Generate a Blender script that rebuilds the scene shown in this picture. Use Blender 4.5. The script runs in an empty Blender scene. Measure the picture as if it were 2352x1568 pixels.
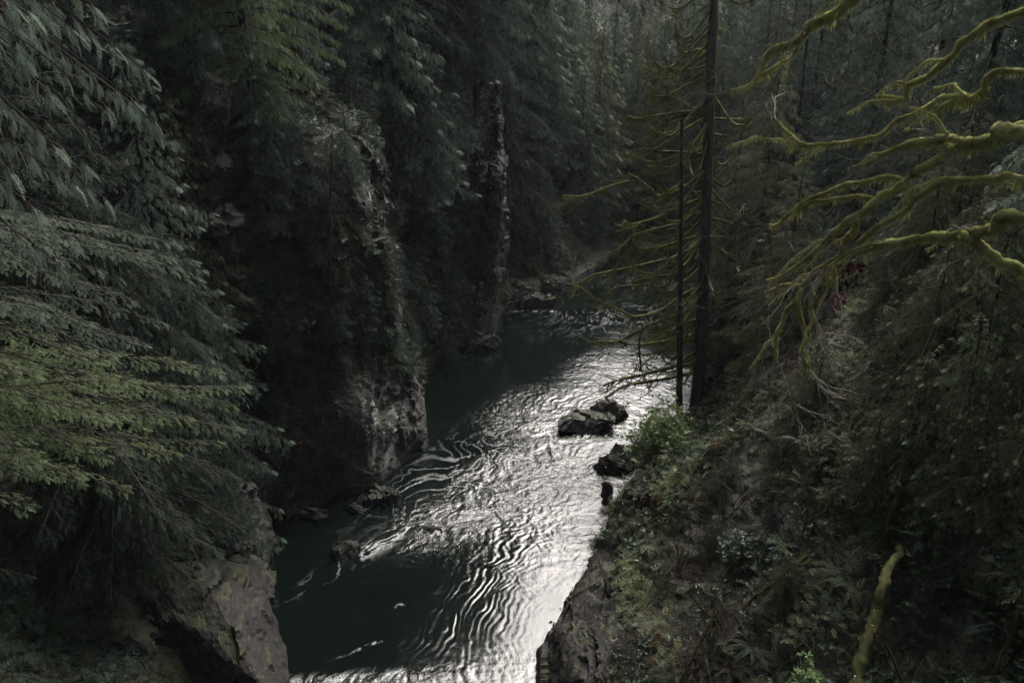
# Dark river canyon with conifers, mossy maple limbs and a green river. Blender 4.5, self-contained.
import bpy, math, random
import numpy as np
from mathutils import Vector
from mathutils.bvhtree import BVHTree

R = math.radians
C = bpy.context.scene.collection

# ------------------------------------------------------------------ camera
F, CX, CY, PITCH, CAMZ = 1811.0, 1176.0, 784.0, R(24.0), 25.0
sc = bpy.context.scene
cam_d = bpy.data.cameras.new("camera")
cam_d.sensor_width = 36.0
cam_d.lens = 18.0 * F / CX
cam_d.clip_start = 0.1
cam_d.clip_end = 2000.0
cam = bpy.data.objects.new("camera", cam_d)
C.objects.link(cam)
cam.location = (0, 0, CAMZ)
cam.rotation_euler = (R(90) - PITCH, 0, 0)
sc.camera = cam

# ------------------------------------------------------------------ world, sun, exposure
HAZE = 0.00013
SUN_ELEV, SUN_ROT = R(52), R(24)
w = bpy.data.worlds.new("World")
sc.world = w
w.use_nodes = True
wn, wl = w.node_tree.nodes, w.node_tree.links
wn.clear()
sky = wn.new("ShaderNodeTexSky")
sky.sky_type = 'NISHITA'
sky.sun_disc = False
sky.sun_elevation = SUN_ELEV
sky.sun_rotation = SUN_ROT
sky.air_density = 1.5
sky.dust_density = 4.0
hs = wn.new("ShaderNodeHueSaturation")
hs.inputs['Saturation'].default_value = 0.55
wl.new(sky.outputs[0], hs.inputs['Color'])
# overcast: a thin cloud layer, brightest near the hidden sun and uneven
tc = wn.new("ShaderNodeTexCoord")
nz = wn.new("ShaderNodeTexNoise"); nz.inputs['Scale'].default_value = 2.6; nz.inputs['Detail'].default_value = 6
wl.new(tc.outputs['Generated'], nz.inputs['Vector'])
cr = wn.new("ShaderNodeMapRange"); cr.inputs[1].default_value = .35; cr.inputs[2].default_value = .7
cr.inputs[3].default_value = 0.85; cr.inputs[4].default_value = 1.35
wl.new(nz.outputs[0], cr.inputs[0])
mx = wn.new("ShaderNodeMix"); mx.data_type = 'RGBA'; mx.blend_type = 'MULTIPLY'
mx.inputs[0].default_value = 1.0
wl.new(hs.outputs[0], mx.inputs[6]); wl.new(cr.outputs[0], mx.inputs[7])
# thin cloud glowing around the hidden sun
sd_ = wn.new("ShaderNodeVectorMath"); sd_.operation = 'DOT_PRODUCT'
nrm_ = wn.new("ShaderNodeVectorMath"); nrm_.operation = 'NORMALIZE'
wl.new(tc.outputs['Generated'], nrm_.inputs[0]); wl.new(nrm_.outputs[0], sd_.inputs[0])
sd_.inputs[1].default_value = (math.sin(SUN_ROT) * math.cos(SUN_ELEV), math.cos(SUN_ROT) * math.cos(SUN_ELEV), math.sin(SUN_ELEV))
gl_ = wn.new("ShaderNodeMapRange"); gl_.interpolation_type = 'SMOOTHSTEP'
gl_.inputs[1].default_value = .7; gl_.inputs[2].default_value = .99; gl_.inputs[3].default_value = 1.0; gl_.inputs[4].default_value = 8.0
wl.new(sd_.outputs['Value'], gl_.inputs[0])
mx2 = wn.new("ShaderNodeMix"); mx2.data_type = 'RGBA'; mx2.blend_type = 'MULTIPLY'; mx2.inputs[0].default_value = 1.0
wl.new(mx.outputs[2], mx2.inputs[6]); wl.new(gl_.outputs[0], mx2.inputs[7])
bg = wn.new("ShaderNodeBackground"); bg.inputs[1].default_value = 0.15
wl.new(mx2.outputs[2], bg.inputs[0])
wo = wn.new("ShaderNodeOutputWorld"); wl.new(bg.outputs[0], wo.inputs[0])

sl = bpy.data.lights.new("sun", 'SUN')
sl.energy = 1.3; sl.angle = R(20); sl.color = (1.0, .99, .97)
so = bpy.data.objects.new("sun", sl); C.objects.link(so)
so.rotation_euler = (R(90) - SUN_ELEV, 0, R(180) - SUN_ROT)

sc.view_settings.view_transform = 'Standard'
sc.view_settings.look = 'None'
sc.view_settings.exposure = -0.6
sc.view_settings.gamma = 1.0
sc.view_settings.use_curve_mapping = False
sc.cycles.max_bounces = 5
sc.cycles.diffuse_bounces = 3
sc.cycles.glossy_bounces = 2
sc.cycles.transmission_bounces = 3
sc.cycles.volume_bounces = 0
sc.cycles.use_denoising = True
sc.cycles.sample_clamp_indirect = 4

# ------------------------------------------------------------------ pixel helpers (photo 2352x1568 grid)
cp, sp = math.cos(PITCH), math.sin(PITCH)
def ray(px, py):
    u, v = (px - CX) / F, (CY - py) / F
    return np.array([u, cp + v * sp, -sp + v * cp])
def atD(px, py, D):
    r = ray(px, py); r = r * (D / r[1])
    return np.array([r[0], r[1], CAMZ + r[2]])
def onZ(px, py, z=0.0):
    r = ray(px, py); t = (z - CAMZ) / r[2]
    return np.array([r[0] * t, r[1] * t, z])

# ------------------------------------------------------------------ noise
def _h(ix, iy, iz, s):
    n = (ix.astype(np.int64) * 374761393 + iy.astype(np.int64) * 668265263 + iz.astype(np.int64) * 2147483647 + s * 974634777) & 0xffffffff
    n = ((n ^ (n >> 13)) * 1274126177) & 0xffffffff
    n = ((n ^ (n >> 16)) * 2246822519) & 0xffffffff
    return ((n ^ (n >> 15)) & 0xffffff) / float(0xffffff)
def vnoise(p, s=0):
    i = np.floor(p); f = p - i; f = f * f * f * (f * (f * 6 - 15) + 10)
    x, y, z = i[:, 0], i[:, 1], i[:, 2]; fx, fy, fz = f[:, 0], f[:, 1], f[:, 2]
    def L(a, b, t): return a + (b - a) * t
    c = [[[_h(x + a, y + b, z + c_, s) for c_ in (0, 1)] for b in (0, 1)] for a in (0, 1)]
    return L(L(L(c[0][0][0], c[1][0][0], fx), L(c[0][1][0], c[1][1][0], fx), fy),
             L(L(c[0][0][1], c[1][0][1], fx), L(c[0][1][1], c[1][1][1], fx), fy), fz) * 2 - 1
def fbm(p, o=4, s=0, g=.5, lac=2.03):
    r = np.zeros(len(p)); a = 1.0; q = p.copy()
    for k in range(o):
        r += a * vnoise(q, s + k); a *= g; q = q * lac + 11.3
    return r
def facet(p, s=0, tilt=.6, off=.5):
    """broken rock: each voronoi cell gets its own offset and tilted face"""
    i = np.floor(p); best = np.full(len(p), 9e9); out = np.zeros(len(p))
    for a in (-1, 0, 1):
        for b in (-1, 0, 1):
            for c in (-1, 0, 1):
                cx, cy, cz = i[:, 0] + a, i[:, 1] + b, i[:, 2] + c
                q = np.stack([cx + _h(cx, cy, cz, s), cy + _h(cx, cy, cz, s + 1), cz + _h(cx, cy, cz, s + 2)], 1)
                d = p - q; dd = (d * d).sum(1)
                m = dd < best
                if not m.any(): continue
                v = (_h(cx, cy, cz, s + 3) - .5) * 2 * off + tilt * (
                    (_h(cx, cy, cz, s + 4) - .5) * d[:, 0] + (_h(cx, cy, cz, s + 5) - .5) * d[:, 1] + (_h(cx, cy, cz, s + 6) - .5) * d[:, 2]) * 2
                out = np.where(m, v, out); best = np.where(m, dd, best)
    return out

# ------------------------------------------------------------------ object helpers
def tag(o, label=None, cat=None, group=None, kind=None):
    if label: o['label'] = label
    if cat: o['category'] = cat
    if group: o['group'] = group
    if kind: o['kind'] = kind
    return o
def empty(name, loc, label, cat, group=None):
    o = bpy.data.objects.new(name, None); C.objects.link(o)
    o.location = Vector([float(v) for v in loc]); o.empty_display_size = .3
    return tag(o, label, cat, group)
def mesh_quads(name, V, Q, mat, smooth=False, rnd=None):
    me = bpy.data.meshes.new(name)
    V = np.asarray(V, np.float32); Q = np.asarray(Q, np.int32)
    me.vertices.add(len(V)); me.vertices.foreach_set('co', V.ravel())
    me.loops.add(Q.size); me.loops.foreach_set('vertex_index', Q.ravel())
    me.polygons.add(len(Q))
    me.polygons.foreach_set('loop_start', np.arange(0, Q.size, 4, dtype=np.int32))
    me.polygons.foreach_set('loop_total', np.full(len(Q), 4, np.int32))
    me.polygons.foreach_set('use_smooth', np.full(len(Q), smooth))
    if rnd is not None:
        at = me.attributes.new('rnd', 'FLOAT', 'POINT'); at.data.foreach_set('value', np.asarray(rnd, np.float32))
    me.update(calc_edges=True)
    if mat: me.materials.append(mat)
    return me
def link(name, me, parent=None):
    o = bpy.data.objects.new(name, me); C.objects.link(o)
    if parent is not None: o.parent = parent
    return o
def copy_tree(o, parent=None):
    c = o.copy(); C.objects.link(c)
    if parent is not None: c.parent = parent
    for ch in list(o.children): copy_tree(ch, c)
    return c

class Geo:
    """collects quads with one random value per piece"""
    def __init__(s): s.v, s.q, s.r, s.n = [], [], [], 0
    def add(s, V, Q, r=None):
        if len(V) == 0: return
        s.v.append(V); s.q.append(Q + s.n); s.n += len(V)
        s.r.append(np.full(len(V), random.random()) if r is None else r)
    def inst(s, tpl, M, r=None):
        """tpl=(V,Q); M (m,3,4) matrices"""
        V, Q = tpl; m = len(M)
        if m == 0: return
        W = np.einsum('mij,nj->mni', M[:, :, :3], V) + M[:, None, :, 3]
        QQ = (Q[None] + (np.arange(m) * len(V))[:, None, None]).reshape(-1, 4)
        if r is None: r = np.random.rand(m)
        s.add(W.reshape(-1, 3), QQ, np.repeat(r, len(V)))
    def tube(s, P, rad, k=5, bump=0.0, r=None):
        P = np.asarray(P, float); n = len(P)
        rad = np.broadcast_to(np.asarray(rad, float), (n,))
        T = np.gradient(P, axis=0); T /= np.linalg.norm(T, axis=1)[:, None] + 1e-9
        up = np.array([0, 0, 1.0]) if abs(T[:, 2]).mean() < .8 else np.array([1.0, 0, 0])
        A = np.cross(T, up); A /= np.linalg.norm(A, axis=1)[:, None] + 1e-9
        B = np.cross(A, T)
        a = np.arange(k) * 2 * math.pi / k
        rr = rad[:, None] * np.ones(k)
        if bump:
            rr = rr * (1 + bump * (np.random.rand(n, k) - .5) * 2)
        V = P[:, None] + rr[..., None] * (np.cos(a)[None, :, None] * A[:, None] + np.sin(a)[None, :, None] * B[:, None])
        i = np.arange(n - 1)[:, None] * k; j = np.arange(k)[None]; jn = (j + 1) % k
        Q = np.stack([i + j, i + jn, i + k + jn, i + k + j], -1).reshape(-1, 4)
        s.add(V.reshape(-1, 3), Q, None if r is None else np.full(n * k, r))
    def make(s, name, mat, parent=None, smooth=False, origin=None):
        V = np.concatenate(s.v)
        if origin is not None: V = V - np.asarray(origin)
        me = mesh_quads(name, V, np.concatenate(s.q), mat, smooth, np.concatenate(s.r))
        return link(name, me, parent)

def frames(P, Dr, U, S):
    """matrices with x=Dr, z~U"""
    Dr = Dr / (np.linalg.norm(Dr, axis=1)[:, None] + 1e-9)
    Y = np.cross(U, Dr); Y /= np.linalg.norm(Y, axis=1)[:, None] + 1e-9
    Z = np.cross(Dr, Y)
    M = np.stack([Dr, Y, Z], -1) * np.asarray(S)[:, None, None]
    return np.concatenate([M, P[:, :, None]], -1)
def spline(pts, n):
    """catmull-rom through points, n samples"""
    P = np.asarray(pts, float); m = len(P)
    if m == 2: return P[0] + (P[1] - P[0]) * np.linspace(0, 1, n)[:, None]
    Q = np.vstack([2 * P[0] - P[1], P, 2 * P[-1] - P[-2]])
    u = np.linspace(0, m - 1 - 1e-6, n); i = u.astype(int); t = (u - i)[:, None]
    a, b, c, d = Q[i], Q[i + 1], Q[i + 2], Q[i + 3]
    return .5 * ((2 * b) + (c - a) * t + (2 * a - 5 * b + 4 * c - d) * t * t + (3 * b - a - 3 * c + d) * t ** 3)

# ------------------------------------------------------------------ materials
def mat_new(name):
    m = bpy.data.materials.new(name); m.use_nodes = True
    n = m.node_tree.nodes; n.clear()
    return m, n, m.node_tree.links
def N(n, t, **k):
    x = n.new(t)
    for a, b in k.items():
        if a.startswith('i_'):
            x.inputs[a[2:].replace('_', ' ')].default_value = b
        else: setattr(x, a, b)
    return x
def noise(n, l, scale, detail=5, vec=None, rough=.55, dist=0):
    x = N(n, "ShaderNodeTexNoise"); x.inputs['Scale'].default_value = scale; x.inputs['Detail'].default_value = detail
    x.inputs['Roughness'].default_value = rough; x.inputs['Distortion'].default_value = dist
    if vec is not None: l.new(vec, x.inputs['Vector'])
    return x.outputs[0]
def ramp(n, l, fac, stops):
    x = N(n, "ShaderNodeValToRGB"); l.new(fac, x.inputs[0]); e = x.color_ramp.elements
    while len(e) < len(stops): e.new(.5)
    for i, (p, c) in enumerate(stops):
        e[i].position = p; e[i].color = (*c, 1) if len(c) == 3 else c
    return x.outputs[0]
def mixc(n, l, fac, a, b, mode='MIX'):
    x = N(n, "ShaderNodeMix", data_type='RGBA', blend_type=mode)
    if hasattr(fac, 'links'): l.new(fac, x.inputs[0])
    else: x.inputs[0].default_value = fac
    for s, v in ((6, a), (7, b)):
        if hasattr(v, 'links'): l.new(v, x.inputs[s])
        else: x.inputs[s].default_value = (*v, 1)
    return x.outputs[2]
def mth(n, l, op, a, b=None, clamp=False):
    x = N(n, "ShaderNodeMath", operation=op, use_clamp=clamp)
    for s, v in ((0, a), (1, b)):
        if v is None: continue
        if hasattr(v, 'links'): l.new(v, x.inputs[s])
        else: x.inputs[s].default_value = v
    return x.outputs[0]
def mrange(n, l, v, a, b, c=0., d=1.):
    x = N(n, "ShaderNodeMapRange"); l.new(v, x.inputs[0])
    for i, q in enumerate((a, b, c, d)): x.inputs[i + 1].default_value = q
    return x.outputs[0]
def finish(n, l, col, rough=.6, bump=None, bstr=.5, bdist=.05, spec=.4, trans=0, tcol=None):
    b = N(n, "ShaderNodeBsdfPrincipled")
    if hasattr(col, 'links'): l.new(col, b.inputs['Base Color'])
    else: b.inputs['Base Color'].default_value = (*col, 1)
    if hasattr(rough, 'links'): l.new(rough, b.inputs['Roughness'])
    else: b.inputs['Roughness'].default_value = rough
    b.inputs['Specular IOR Level'].default_value = spec
    if bump is not None:
        bp = N(n, "ShaderNodeBump"); bp.inputs['Strength'].default_value = bstr; bp.inputs['Distance'].default_value = bdist
        l.new(bump, bp.inputs['Height']); l.new(bp.outputs[0], b.inputs['Normal'])
    o = N(n, "ShaderNodeOutputMaterial"); res = b.outputs[0]
    if trans:
        t = N(n, "ShaderNodeBsdfTranslucent"); l.new(tcol if tcol is not None else col, t.inputs[0])
        ms = N(n, "ShaderNodeMixShader"); ms.inputs[0].default_value = trans
        l.new(res, ms.inputs[1]); l.new(t.outputs[0], ms.inputs[2]); res = ms.outputs[0]
    l.new(res, o.inputs[0])

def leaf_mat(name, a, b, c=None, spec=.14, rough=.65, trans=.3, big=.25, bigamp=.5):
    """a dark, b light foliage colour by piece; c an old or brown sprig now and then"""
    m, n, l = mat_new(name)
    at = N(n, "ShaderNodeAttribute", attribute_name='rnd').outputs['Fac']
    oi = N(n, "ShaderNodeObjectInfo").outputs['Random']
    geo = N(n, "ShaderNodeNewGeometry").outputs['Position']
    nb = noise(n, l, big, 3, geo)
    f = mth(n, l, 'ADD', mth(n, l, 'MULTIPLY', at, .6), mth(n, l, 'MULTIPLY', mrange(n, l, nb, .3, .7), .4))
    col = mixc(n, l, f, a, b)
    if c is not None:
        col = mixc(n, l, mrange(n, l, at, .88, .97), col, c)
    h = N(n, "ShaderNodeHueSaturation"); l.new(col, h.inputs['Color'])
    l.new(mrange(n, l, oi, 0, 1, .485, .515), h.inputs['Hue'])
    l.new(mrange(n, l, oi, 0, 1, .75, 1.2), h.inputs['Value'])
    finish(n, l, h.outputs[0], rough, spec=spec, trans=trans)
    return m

def rock_mat(name, lichen=.5, moss=.5, tone=1.0, scale=1.0, bumpd=.12):
    m, n, l = mat_new(name)
    g = N(n, "ShaderNodeNewGeometry"); pos = g.outputs['Position']
    sx = N(n, "ShaderNodeSeparateXYZ"); l.new(g.outputs['Normal'], sx.inputs[0]); nzv = sx.outputs[2]
    px = N(n, "ShaderNodeSeparateXYZ"); l.new(pos, px.inputs[0])
    mp = N(n, "ShaderNodeMapping"); mp.inputs['Scale'].default_value = (1, 1, .35); l.new(pos, mp.inputs[0])
    n1 = noise(n, l, .7 * scale, 8, mp.outputs[0], .62, .6)
    n2 = noise(n, l, 4.5 * scale, 7, pos, .65)
    n3 = noise(n, l, 22 * scale, 4, pos, .6)
    base = ramp(n, l, n1, [(.36, (.008 * tone, .008 * tone, .008 * tone)), (.47, (.03 * tone, .029 * tone, .028 * tone)),
                           (.6, (.055 * tone, .052 * tone, .047 * tone)), (.75, (.10 * tone, .095 * tone, .088 * tone))])
    base = mixc(n, l, mrange(n, l, n2, .35, .62), base, mixc(n, l, .5, base, (.02, .017, .014)), 'MIX')
    # pale lichen crusts
    vs = N(n, "ShaderNodeTexVoronoi"); vs.inputs['Scale'].default_value = 1.6 * scale
    mpl = N(n, "ShaderNodeMapping"); mpl.inputs['Scale'].default_value = (1, 1, .6); l.new(pos, mpl.inputs[0])
    l.new(mpl.outputs[0], vs.inputs['Vector'])
    ln = noise(n, l, 2.2 * scale, 9, mpl.outputs[0], .7, .3)
    ln2 = noise(n, l, .28 * scale, 3, pos, .5)
    lf = mth(n, l, 'ADD', ln, mth(n, l, 'MULTIPLY', mth(n, l, 'SUBTRACT', ln2, .5), .7))
    lf = mth(n, l, 'SUBTRACT', lf, mrange(n, l, nzv, .3, .9, 0, .25))
    th = .86 - .25 * lichen
    base = mixc(n, l, mrange(n, l, lf, th, th + .05, 0, .9), base, (.34, .335, .31))
    # fine pale flecks
    fl = noise(n, l, 9 * scale, 5, pos, .75)
    base = mixc(n, l, mrange(n, l, fl, .64, .74, 0, .5 * min(1, lichen * 2)), base, (.17, .17, .16))
    # moss on ledges
    mn = noise(n, l, 1.1 * scale, 6, pos, .6)
    mf = mth(n, l, 'ADD', mth(n, l, 'MULTIPLY', nzv, .55), mn)
    mc = mixc(n, l, noise(n, l, 6, 5, pos), (.016, .02, .007), (.052, .056, .017))
    t2 = 1.1 - .35 * moss
    base = mixc(n, l, mrange(n, l, mf, t2, t2 + .12), base, mc)
    # dark wet band at the water
    wet = mrange(n, l, mth(n, l, 'ADD', px.outputs[2], mth(n, l, 'MULTIPLY', n2, .5)), .35, .95, 1, 0)
    base = mixc(n, l, wet, base, mixc(n, l, .75, base, (.008, .008, .007)))
    hgt = mth(n, l, 'ADD', mth(n, l, 'MULTIPLY', n1, 1.5), mth(n, l, 'ADD', n2, mth(n, l, 'MULTIPLY', n3, .35)))
    rg = mrange(n, l, mth(n, l, 'SUBTRACT', n2, mth(n, l, 'MULTIPLY', wet, .35)), .1, .7, .3, .75)
    finish(n, l, base, rg, hgt, .9, bumpd / scale, spec=.28)
    return m

def ground_mat(name):
    """canyon sides: rock where steep, dark litter and moss where it can lie"""
    m, n, l = mat_new(name)
    g = N(n, "ShaderNodeNewGeometry"); pos = g.outputs['Position']
    sx = N(n, "ShaderNodeSeparateXYZ"); l.new(g.outputs['Normal'], sx.inputs[0]); nzv = sx.outputs[2]
    px = N(n, "ShaderNodeSeparateXYZ"); l.new(pos, px.inputs[0])
    mp = N(n, "ShaderNodeMapping"); mp.inputs['Scale'].default_value = (1, 1, .6); l.new(pos, mp.inputs[0])
    n1 = noise(n, l, .6, 9, mp.outputs[0], .65, .7)
    n2 = noise(n, l, 4, 7, pos, .65)
    n3 = noise(n, l, 18, 4, pos, .6)
    base = ramp(n, l, n1, [(.3, (.010, .010, .010)), (.47, (.028, .026, .024)), (.6, (.055, .05, .045)), (.72, (.10, .094, .086))])
    base = mixc(n, l, mrange(n, l, n2, .4, .62), base, (.02, .017, .014))
    mpl = N(n, "ShaderNodeMapping"); mpl.inputs['Scale'].default_value = (1, 1, .5); l.new(pos, mpl.inputs[0])
    ln = noise(n, l, 1.5, 9, mpl.outputs[0], .68, .2)
    ln2 = noise(n, l, .22, 3, pos, .5)
    lf = mth(n, l, 'ADD', ln, mth(n, l, 'MULTIPLY', mth(n, l, 'SUBTRACT', ln2, .5), .9))
    lf = mth(n, l, 'SUBTRACT', lf, mrange(n, l, nzv, .3, .9, 0, .25))
    la = N(n, "ShaderNodeAttribute", attribute_name='rnd').outputs['Fac']
    lf = mth(n, l, 'ADD', lf, mth(n, l, 'MULTIPLY', la, .17))
    base = mixc(n, l, mrange(n, l, lf, .68, .71, 0, .95), base, (.36, .35, .33))
    fl = noise(n, l, 8, 5, pos, .75)
    base = mixc(n, l, mrange(n, l, fl, .63, .72, 0, .55), base, (.16, .16, .15))
    mn = noise(n, l, .9, 6, pos, .6)
    soilf = mrange(n, l, mth(n, l, 'ADD', nzv, mth(n, l, 'MULTIPLY', mn, .5)), .62, .85)
    soil = mixc(n, l, noise(n, l, 3, 6, pos), (.008, .007, .005), (.022, .018, .011))
    moss = mixc(n, l, noise(n, l, 7, 5, pos), (.012, .016, .005), (.045, .05, .012))
    soil = mixc(n, l, mrange(n, l, noise(n, l, .8, 6, pos), .5, .62), soil, moss)
    base = mixc(n, l, soilf, base, soil)
    wet = mrange(n, l, mth(n, l, 'ADD', px.outputs[2], mth(n, l, 'MULTIPLY', n2, .5)), .4, 1.0, 1, 0)
    base = mixc(n, l, wet, base, mixc(n, l, .75, base, (.008, .008, .007)))
    hgt = mth(n, l, 'ADD', mth(n, l, 'MULTIPLY', n1, 1.6), mth(n, l, 'ADD', n2, mth(n, l, 'MULTIPLY', n3, .3)))
    finish(n, l, base, mrange(n, l, n2, .3, .7, .4, .85), hgt, .9, .15, spec=.4)
    return m

def bark_mat(name, a, b, moss=.3, stretch=.15):
    m, n, l = mat_new(name)
    g = N(n, "ShaderNodeNewGeometry"); pos = g.outputs['Position']
    mp = N(n, "ShaderNodeMapping"); mp.inputs['Scale'].default_value = (1, 1, stretch); l.new(pos, mp.inputs[0])
    n1 = noise(n, l, 14, 6, mp.outputs[0], .6)
    base = mixc(n, l, mrange(n, l, n1, .35, .65), a, b)
    n2 = noise(n, l, 1.7, 5, pos, .65)
    base = mixc(n, l, mrange(n, l, n2, .62 - .3 * moss, .72 - .3 * moss, 0, .85), base, (.035, .04, .012))
    n3 = noise(n, l, 5, 5, pos, .7)
    base = mixc(n, l, mrange(n, l, n3, .66, .74, 0, .5), base, (.14, .14, .13))
    finish(n, l, base, .85, n1, .8, .03, spec=.2)
    return m

def moss_mat(name, a, b, c):
    m, n, l = mat_new(name)
    pos = N(n, "ShaderNodeNewGeometry").outputs['Position']
    at = N(n, "ShaderNodeAttribute", attribute_name='rnd').outputs['Fac']
    n1 = noise(n, l, 3.0, 6, pos, .6)
    col = mixc(n, l, mrange(n, l, n1, .35, .65), a, b)
    col = mixc(n, l, mrange(n, l, at, .5, 1, 0, .7), col, b)
    col = mixc(n, l, mrange(n, l, noise(n, l, 2.2, 5, pos, .7), .54, .64, 0, .85), col, c)
    n2 = noise(n, l, 30, 5, pos, .7)
    finish(n, l, col, .9, n2, .9, .04, spec=.1, trans=.15)
    return m

M = {}
M['ground'] = ground_mat('canyon_ground')
M['rock'] = rock_mat('wet_rock', .6, .45, 1.3)
M['rock_mid'] = rock_mat('river_rock', .9, .4, 2.6, 1.8)
M['rock_mossy'] = rock_mat('mossy_rock', .5, .7, .75, 1.3)
M['rock_dark'] = rock_mat('dark_rock', .2, .3, .5, 1.6)
M['rock_pale'] = rock_mat('pale_topped_rock', .8, .6, 1.5, 1.8)
M['bark'] = bark_mat('dark_bark', (.012, .010, .009), (.045, .038, .033), .15)
M['bark_grey'] = bark_mat('grey_bark', (.018, .016, .015), (.085, .078, .072), .1)
M['twig'] = bark_mat('twig_bark', (.10, .085, .072), (.28, .25, .22), .15, 1)
M['twig_brown'] = bark_mat('brown_twig', (.022, .015, .010), (.06, .042, .03), .15, 1)
M['twig_dark'] = bark_mat('dark_twig', (.015, .012, .01), (.04, .033, .027), .3, 1)
M['moss'] = moss_mat('bright_moss', (.12, .125, .04), (.42, .435, .175), (.22, .16, .06))
M['moss_dark'] = moss_mat('dull_moss', (.022, .025, .010), (.065, .07, .024), (.05, .038, .018))
M['cedar'] = leaf_mat('cedar_foliage', (.016, .028, .021), (.14, .19, .15), (.09, .075, .04))
M['cedar_near'] = leaf_mat('pale_cedar_foliage', (.022, .038, .03), (.27, .35, .27), (.11, .085, .05))
M['cedar_olive'] = leaf_mat('olive_cedar_foliage', (.020, .028, .014), (.17, .20, .105), (.10, .08, .035))
M['hemlock'] = leaf_mat('hemlock_foliage', (.014, .025, .013), (.19, .24, .108), (.08, .06, .03))
M['hemlock_grey'] = leaf_mat('grey_green_hemlock_foliage', (.012, .022, .015), (.15, .195, .125), (.08, .06, .04))
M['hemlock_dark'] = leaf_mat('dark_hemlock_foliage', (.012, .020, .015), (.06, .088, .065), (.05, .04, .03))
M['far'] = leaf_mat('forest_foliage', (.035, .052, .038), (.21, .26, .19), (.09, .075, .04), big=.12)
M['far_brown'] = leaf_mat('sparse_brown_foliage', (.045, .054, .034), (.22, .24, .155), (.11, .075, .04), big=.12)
M['broad'] = leaf_mat('broad_leaf', (.014, .026, .014), (.045, .070, .04), None, spec=.4, rough=.4, trans=.2)
M['broad_bright'] = leaf_mat('bright_broad_leaf', (.08, .13, .04), (.24, .34, .13), None, spec=.5, rough=.35, trans=.35)
M['shoot'] = leaf_mat('shoot_leaf', (.04, .06, .02), (.13, .18, .07), None)
M['fern'] = leaf_mat('fern_frond', (.02, .036, .018), (.07, .105, .055), (.08, .06, .03), spec=.4)
M['red'] = leaf_mat('dull_red_leaf', (.04, .007, .008), (.15, .022, .025), None)
M['under'] = leaf_mat('undergrowth', (.006, .010, .005), (.042, .056, .024), (.05, .034, .02), big=.5)
M['litter'] = leaf_mat('dead_litter', (.012, .009, .006), (.045, .032, .020), (.07, .048, .03), big=.5)
M['bark_mossy'] = bark_mat('mossy_bark', (.009, .008, .006), (.03, .026, .018), .7, .6)

# ------------------------------------------------------------------ canyon banks
# station: waterline point, outward direction, profile [(offset, z) x K]
pA = [(0, -1.5), (.4, .8), (1.2, 2.2), (3, 4.0), (5, 5.8), (8, 9), (12, 14), (17, 20), (30, 30), (60, 44), (150, 60)]
pB = [(0, -1.5), (.3, 2.5), (.9, 7), (1.8, 12.5), (2.4, 18), (3.4, 21.5), (7, 23.5), (13, 27), (28, 34), (60, 46), (150, 60)]
pC = [(0, -1.5), (.2, 2.2), (.5, 5.2), (1.3, 7.0), (1.7, 10), (2.1, 15), (2.9, 18.4), (7, 21), (20, 28), (60, 44), (150, 60)]
pD = [(0, -1.5), (.2, 2.2), (.5, 5.0), (1.0, 8), (1.3, 12), (1.6, 16), (2.2, 18.7), (6, 20.5), (18, 27), (60, 42), (150, 58)]
pE = [(0, -1.2), (.8, .4), (2.0, 1.0), (4, 3.0), (6, 6), (9, 9), (13, 12.5), (20, 17), (38, 23), (80, 33), (150, 50)]
pF = [(0, -1.0), (1, .3), (2.5, .7), (5, 2.0), (9, 4), (13, 6), (20, 8.5), (30, 11), (50, 16), (90, 28), (170, 50)]
def W(px, py): return onZ(px, py)[:2]
LEFT = [((-12, -40), (-1, 0), pB), ((-9.5, 5), (-1, 0), pB), ((-9.0, 16), (-1, 0), pA),
        (W(665, 1568), (-1, .0), pA), (W(622, 1440), (-1, .05), pA), (W(600, 1300), (-1, .1), pA),
        (W(612, 1195), (-.95, .3), pB), (W(720, 1165), (-.85, .53), pB), (W(850, 1120), (-.85, .53), pC),
        (W(952, 1045), (-.88, .47), pC), (W(958, 955), (-.88, .47), pC), (W(955, 880), (-.85, .53), pC),
        (W(1045, 800), (-.78, .62), pD), (W(1135, 750), (-.70, .71), pD), (W(1155, 712), (-.62, .78), pD), (W(1180, 690), (-.5, .87), pE),
        (W(1330, 655), (-.35, .94), pE), (W(1400, 600), (-.25, .97), pF), (W(1440, 562), (-.1, .99), pF),
        (W(1560, 552), (0, 1), pF), ((45, 86), (.1, .99), pF), ((90, 88), (.1, .99), pF)]
qA = [(0, -1.5), (.5, 1.0), (1.2, 2.6), (2.4, 4.0), (4.5, 6), (8, 10), (12, 15), (17, 20), (30, 30), (60, 46), (150, 62)]
qB = [(0, -1.5), (.3, 1.2), (.8, 2.2), (2.4, 3.2), (5, 5.4), (9, 9.5), (13, 14), (19, 21), (30, 31), (60, 46), (150, 62)]
qC = [(0, -1.2), (.5, .5), (1.5, 1.2), (3, 2.4), (5, 4.6), (8, 8.5), (12, 13), (18, 19), (30, 28), (60, 42), (150, 60)]
qD = [(0, -1.0), (.8, .4), (2.5, 1.4), (5, 2.8), (8, 5), (12, 8), (18, 12), (26, 17), (40, 24), (70, 36), (150, 56)]
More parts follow.
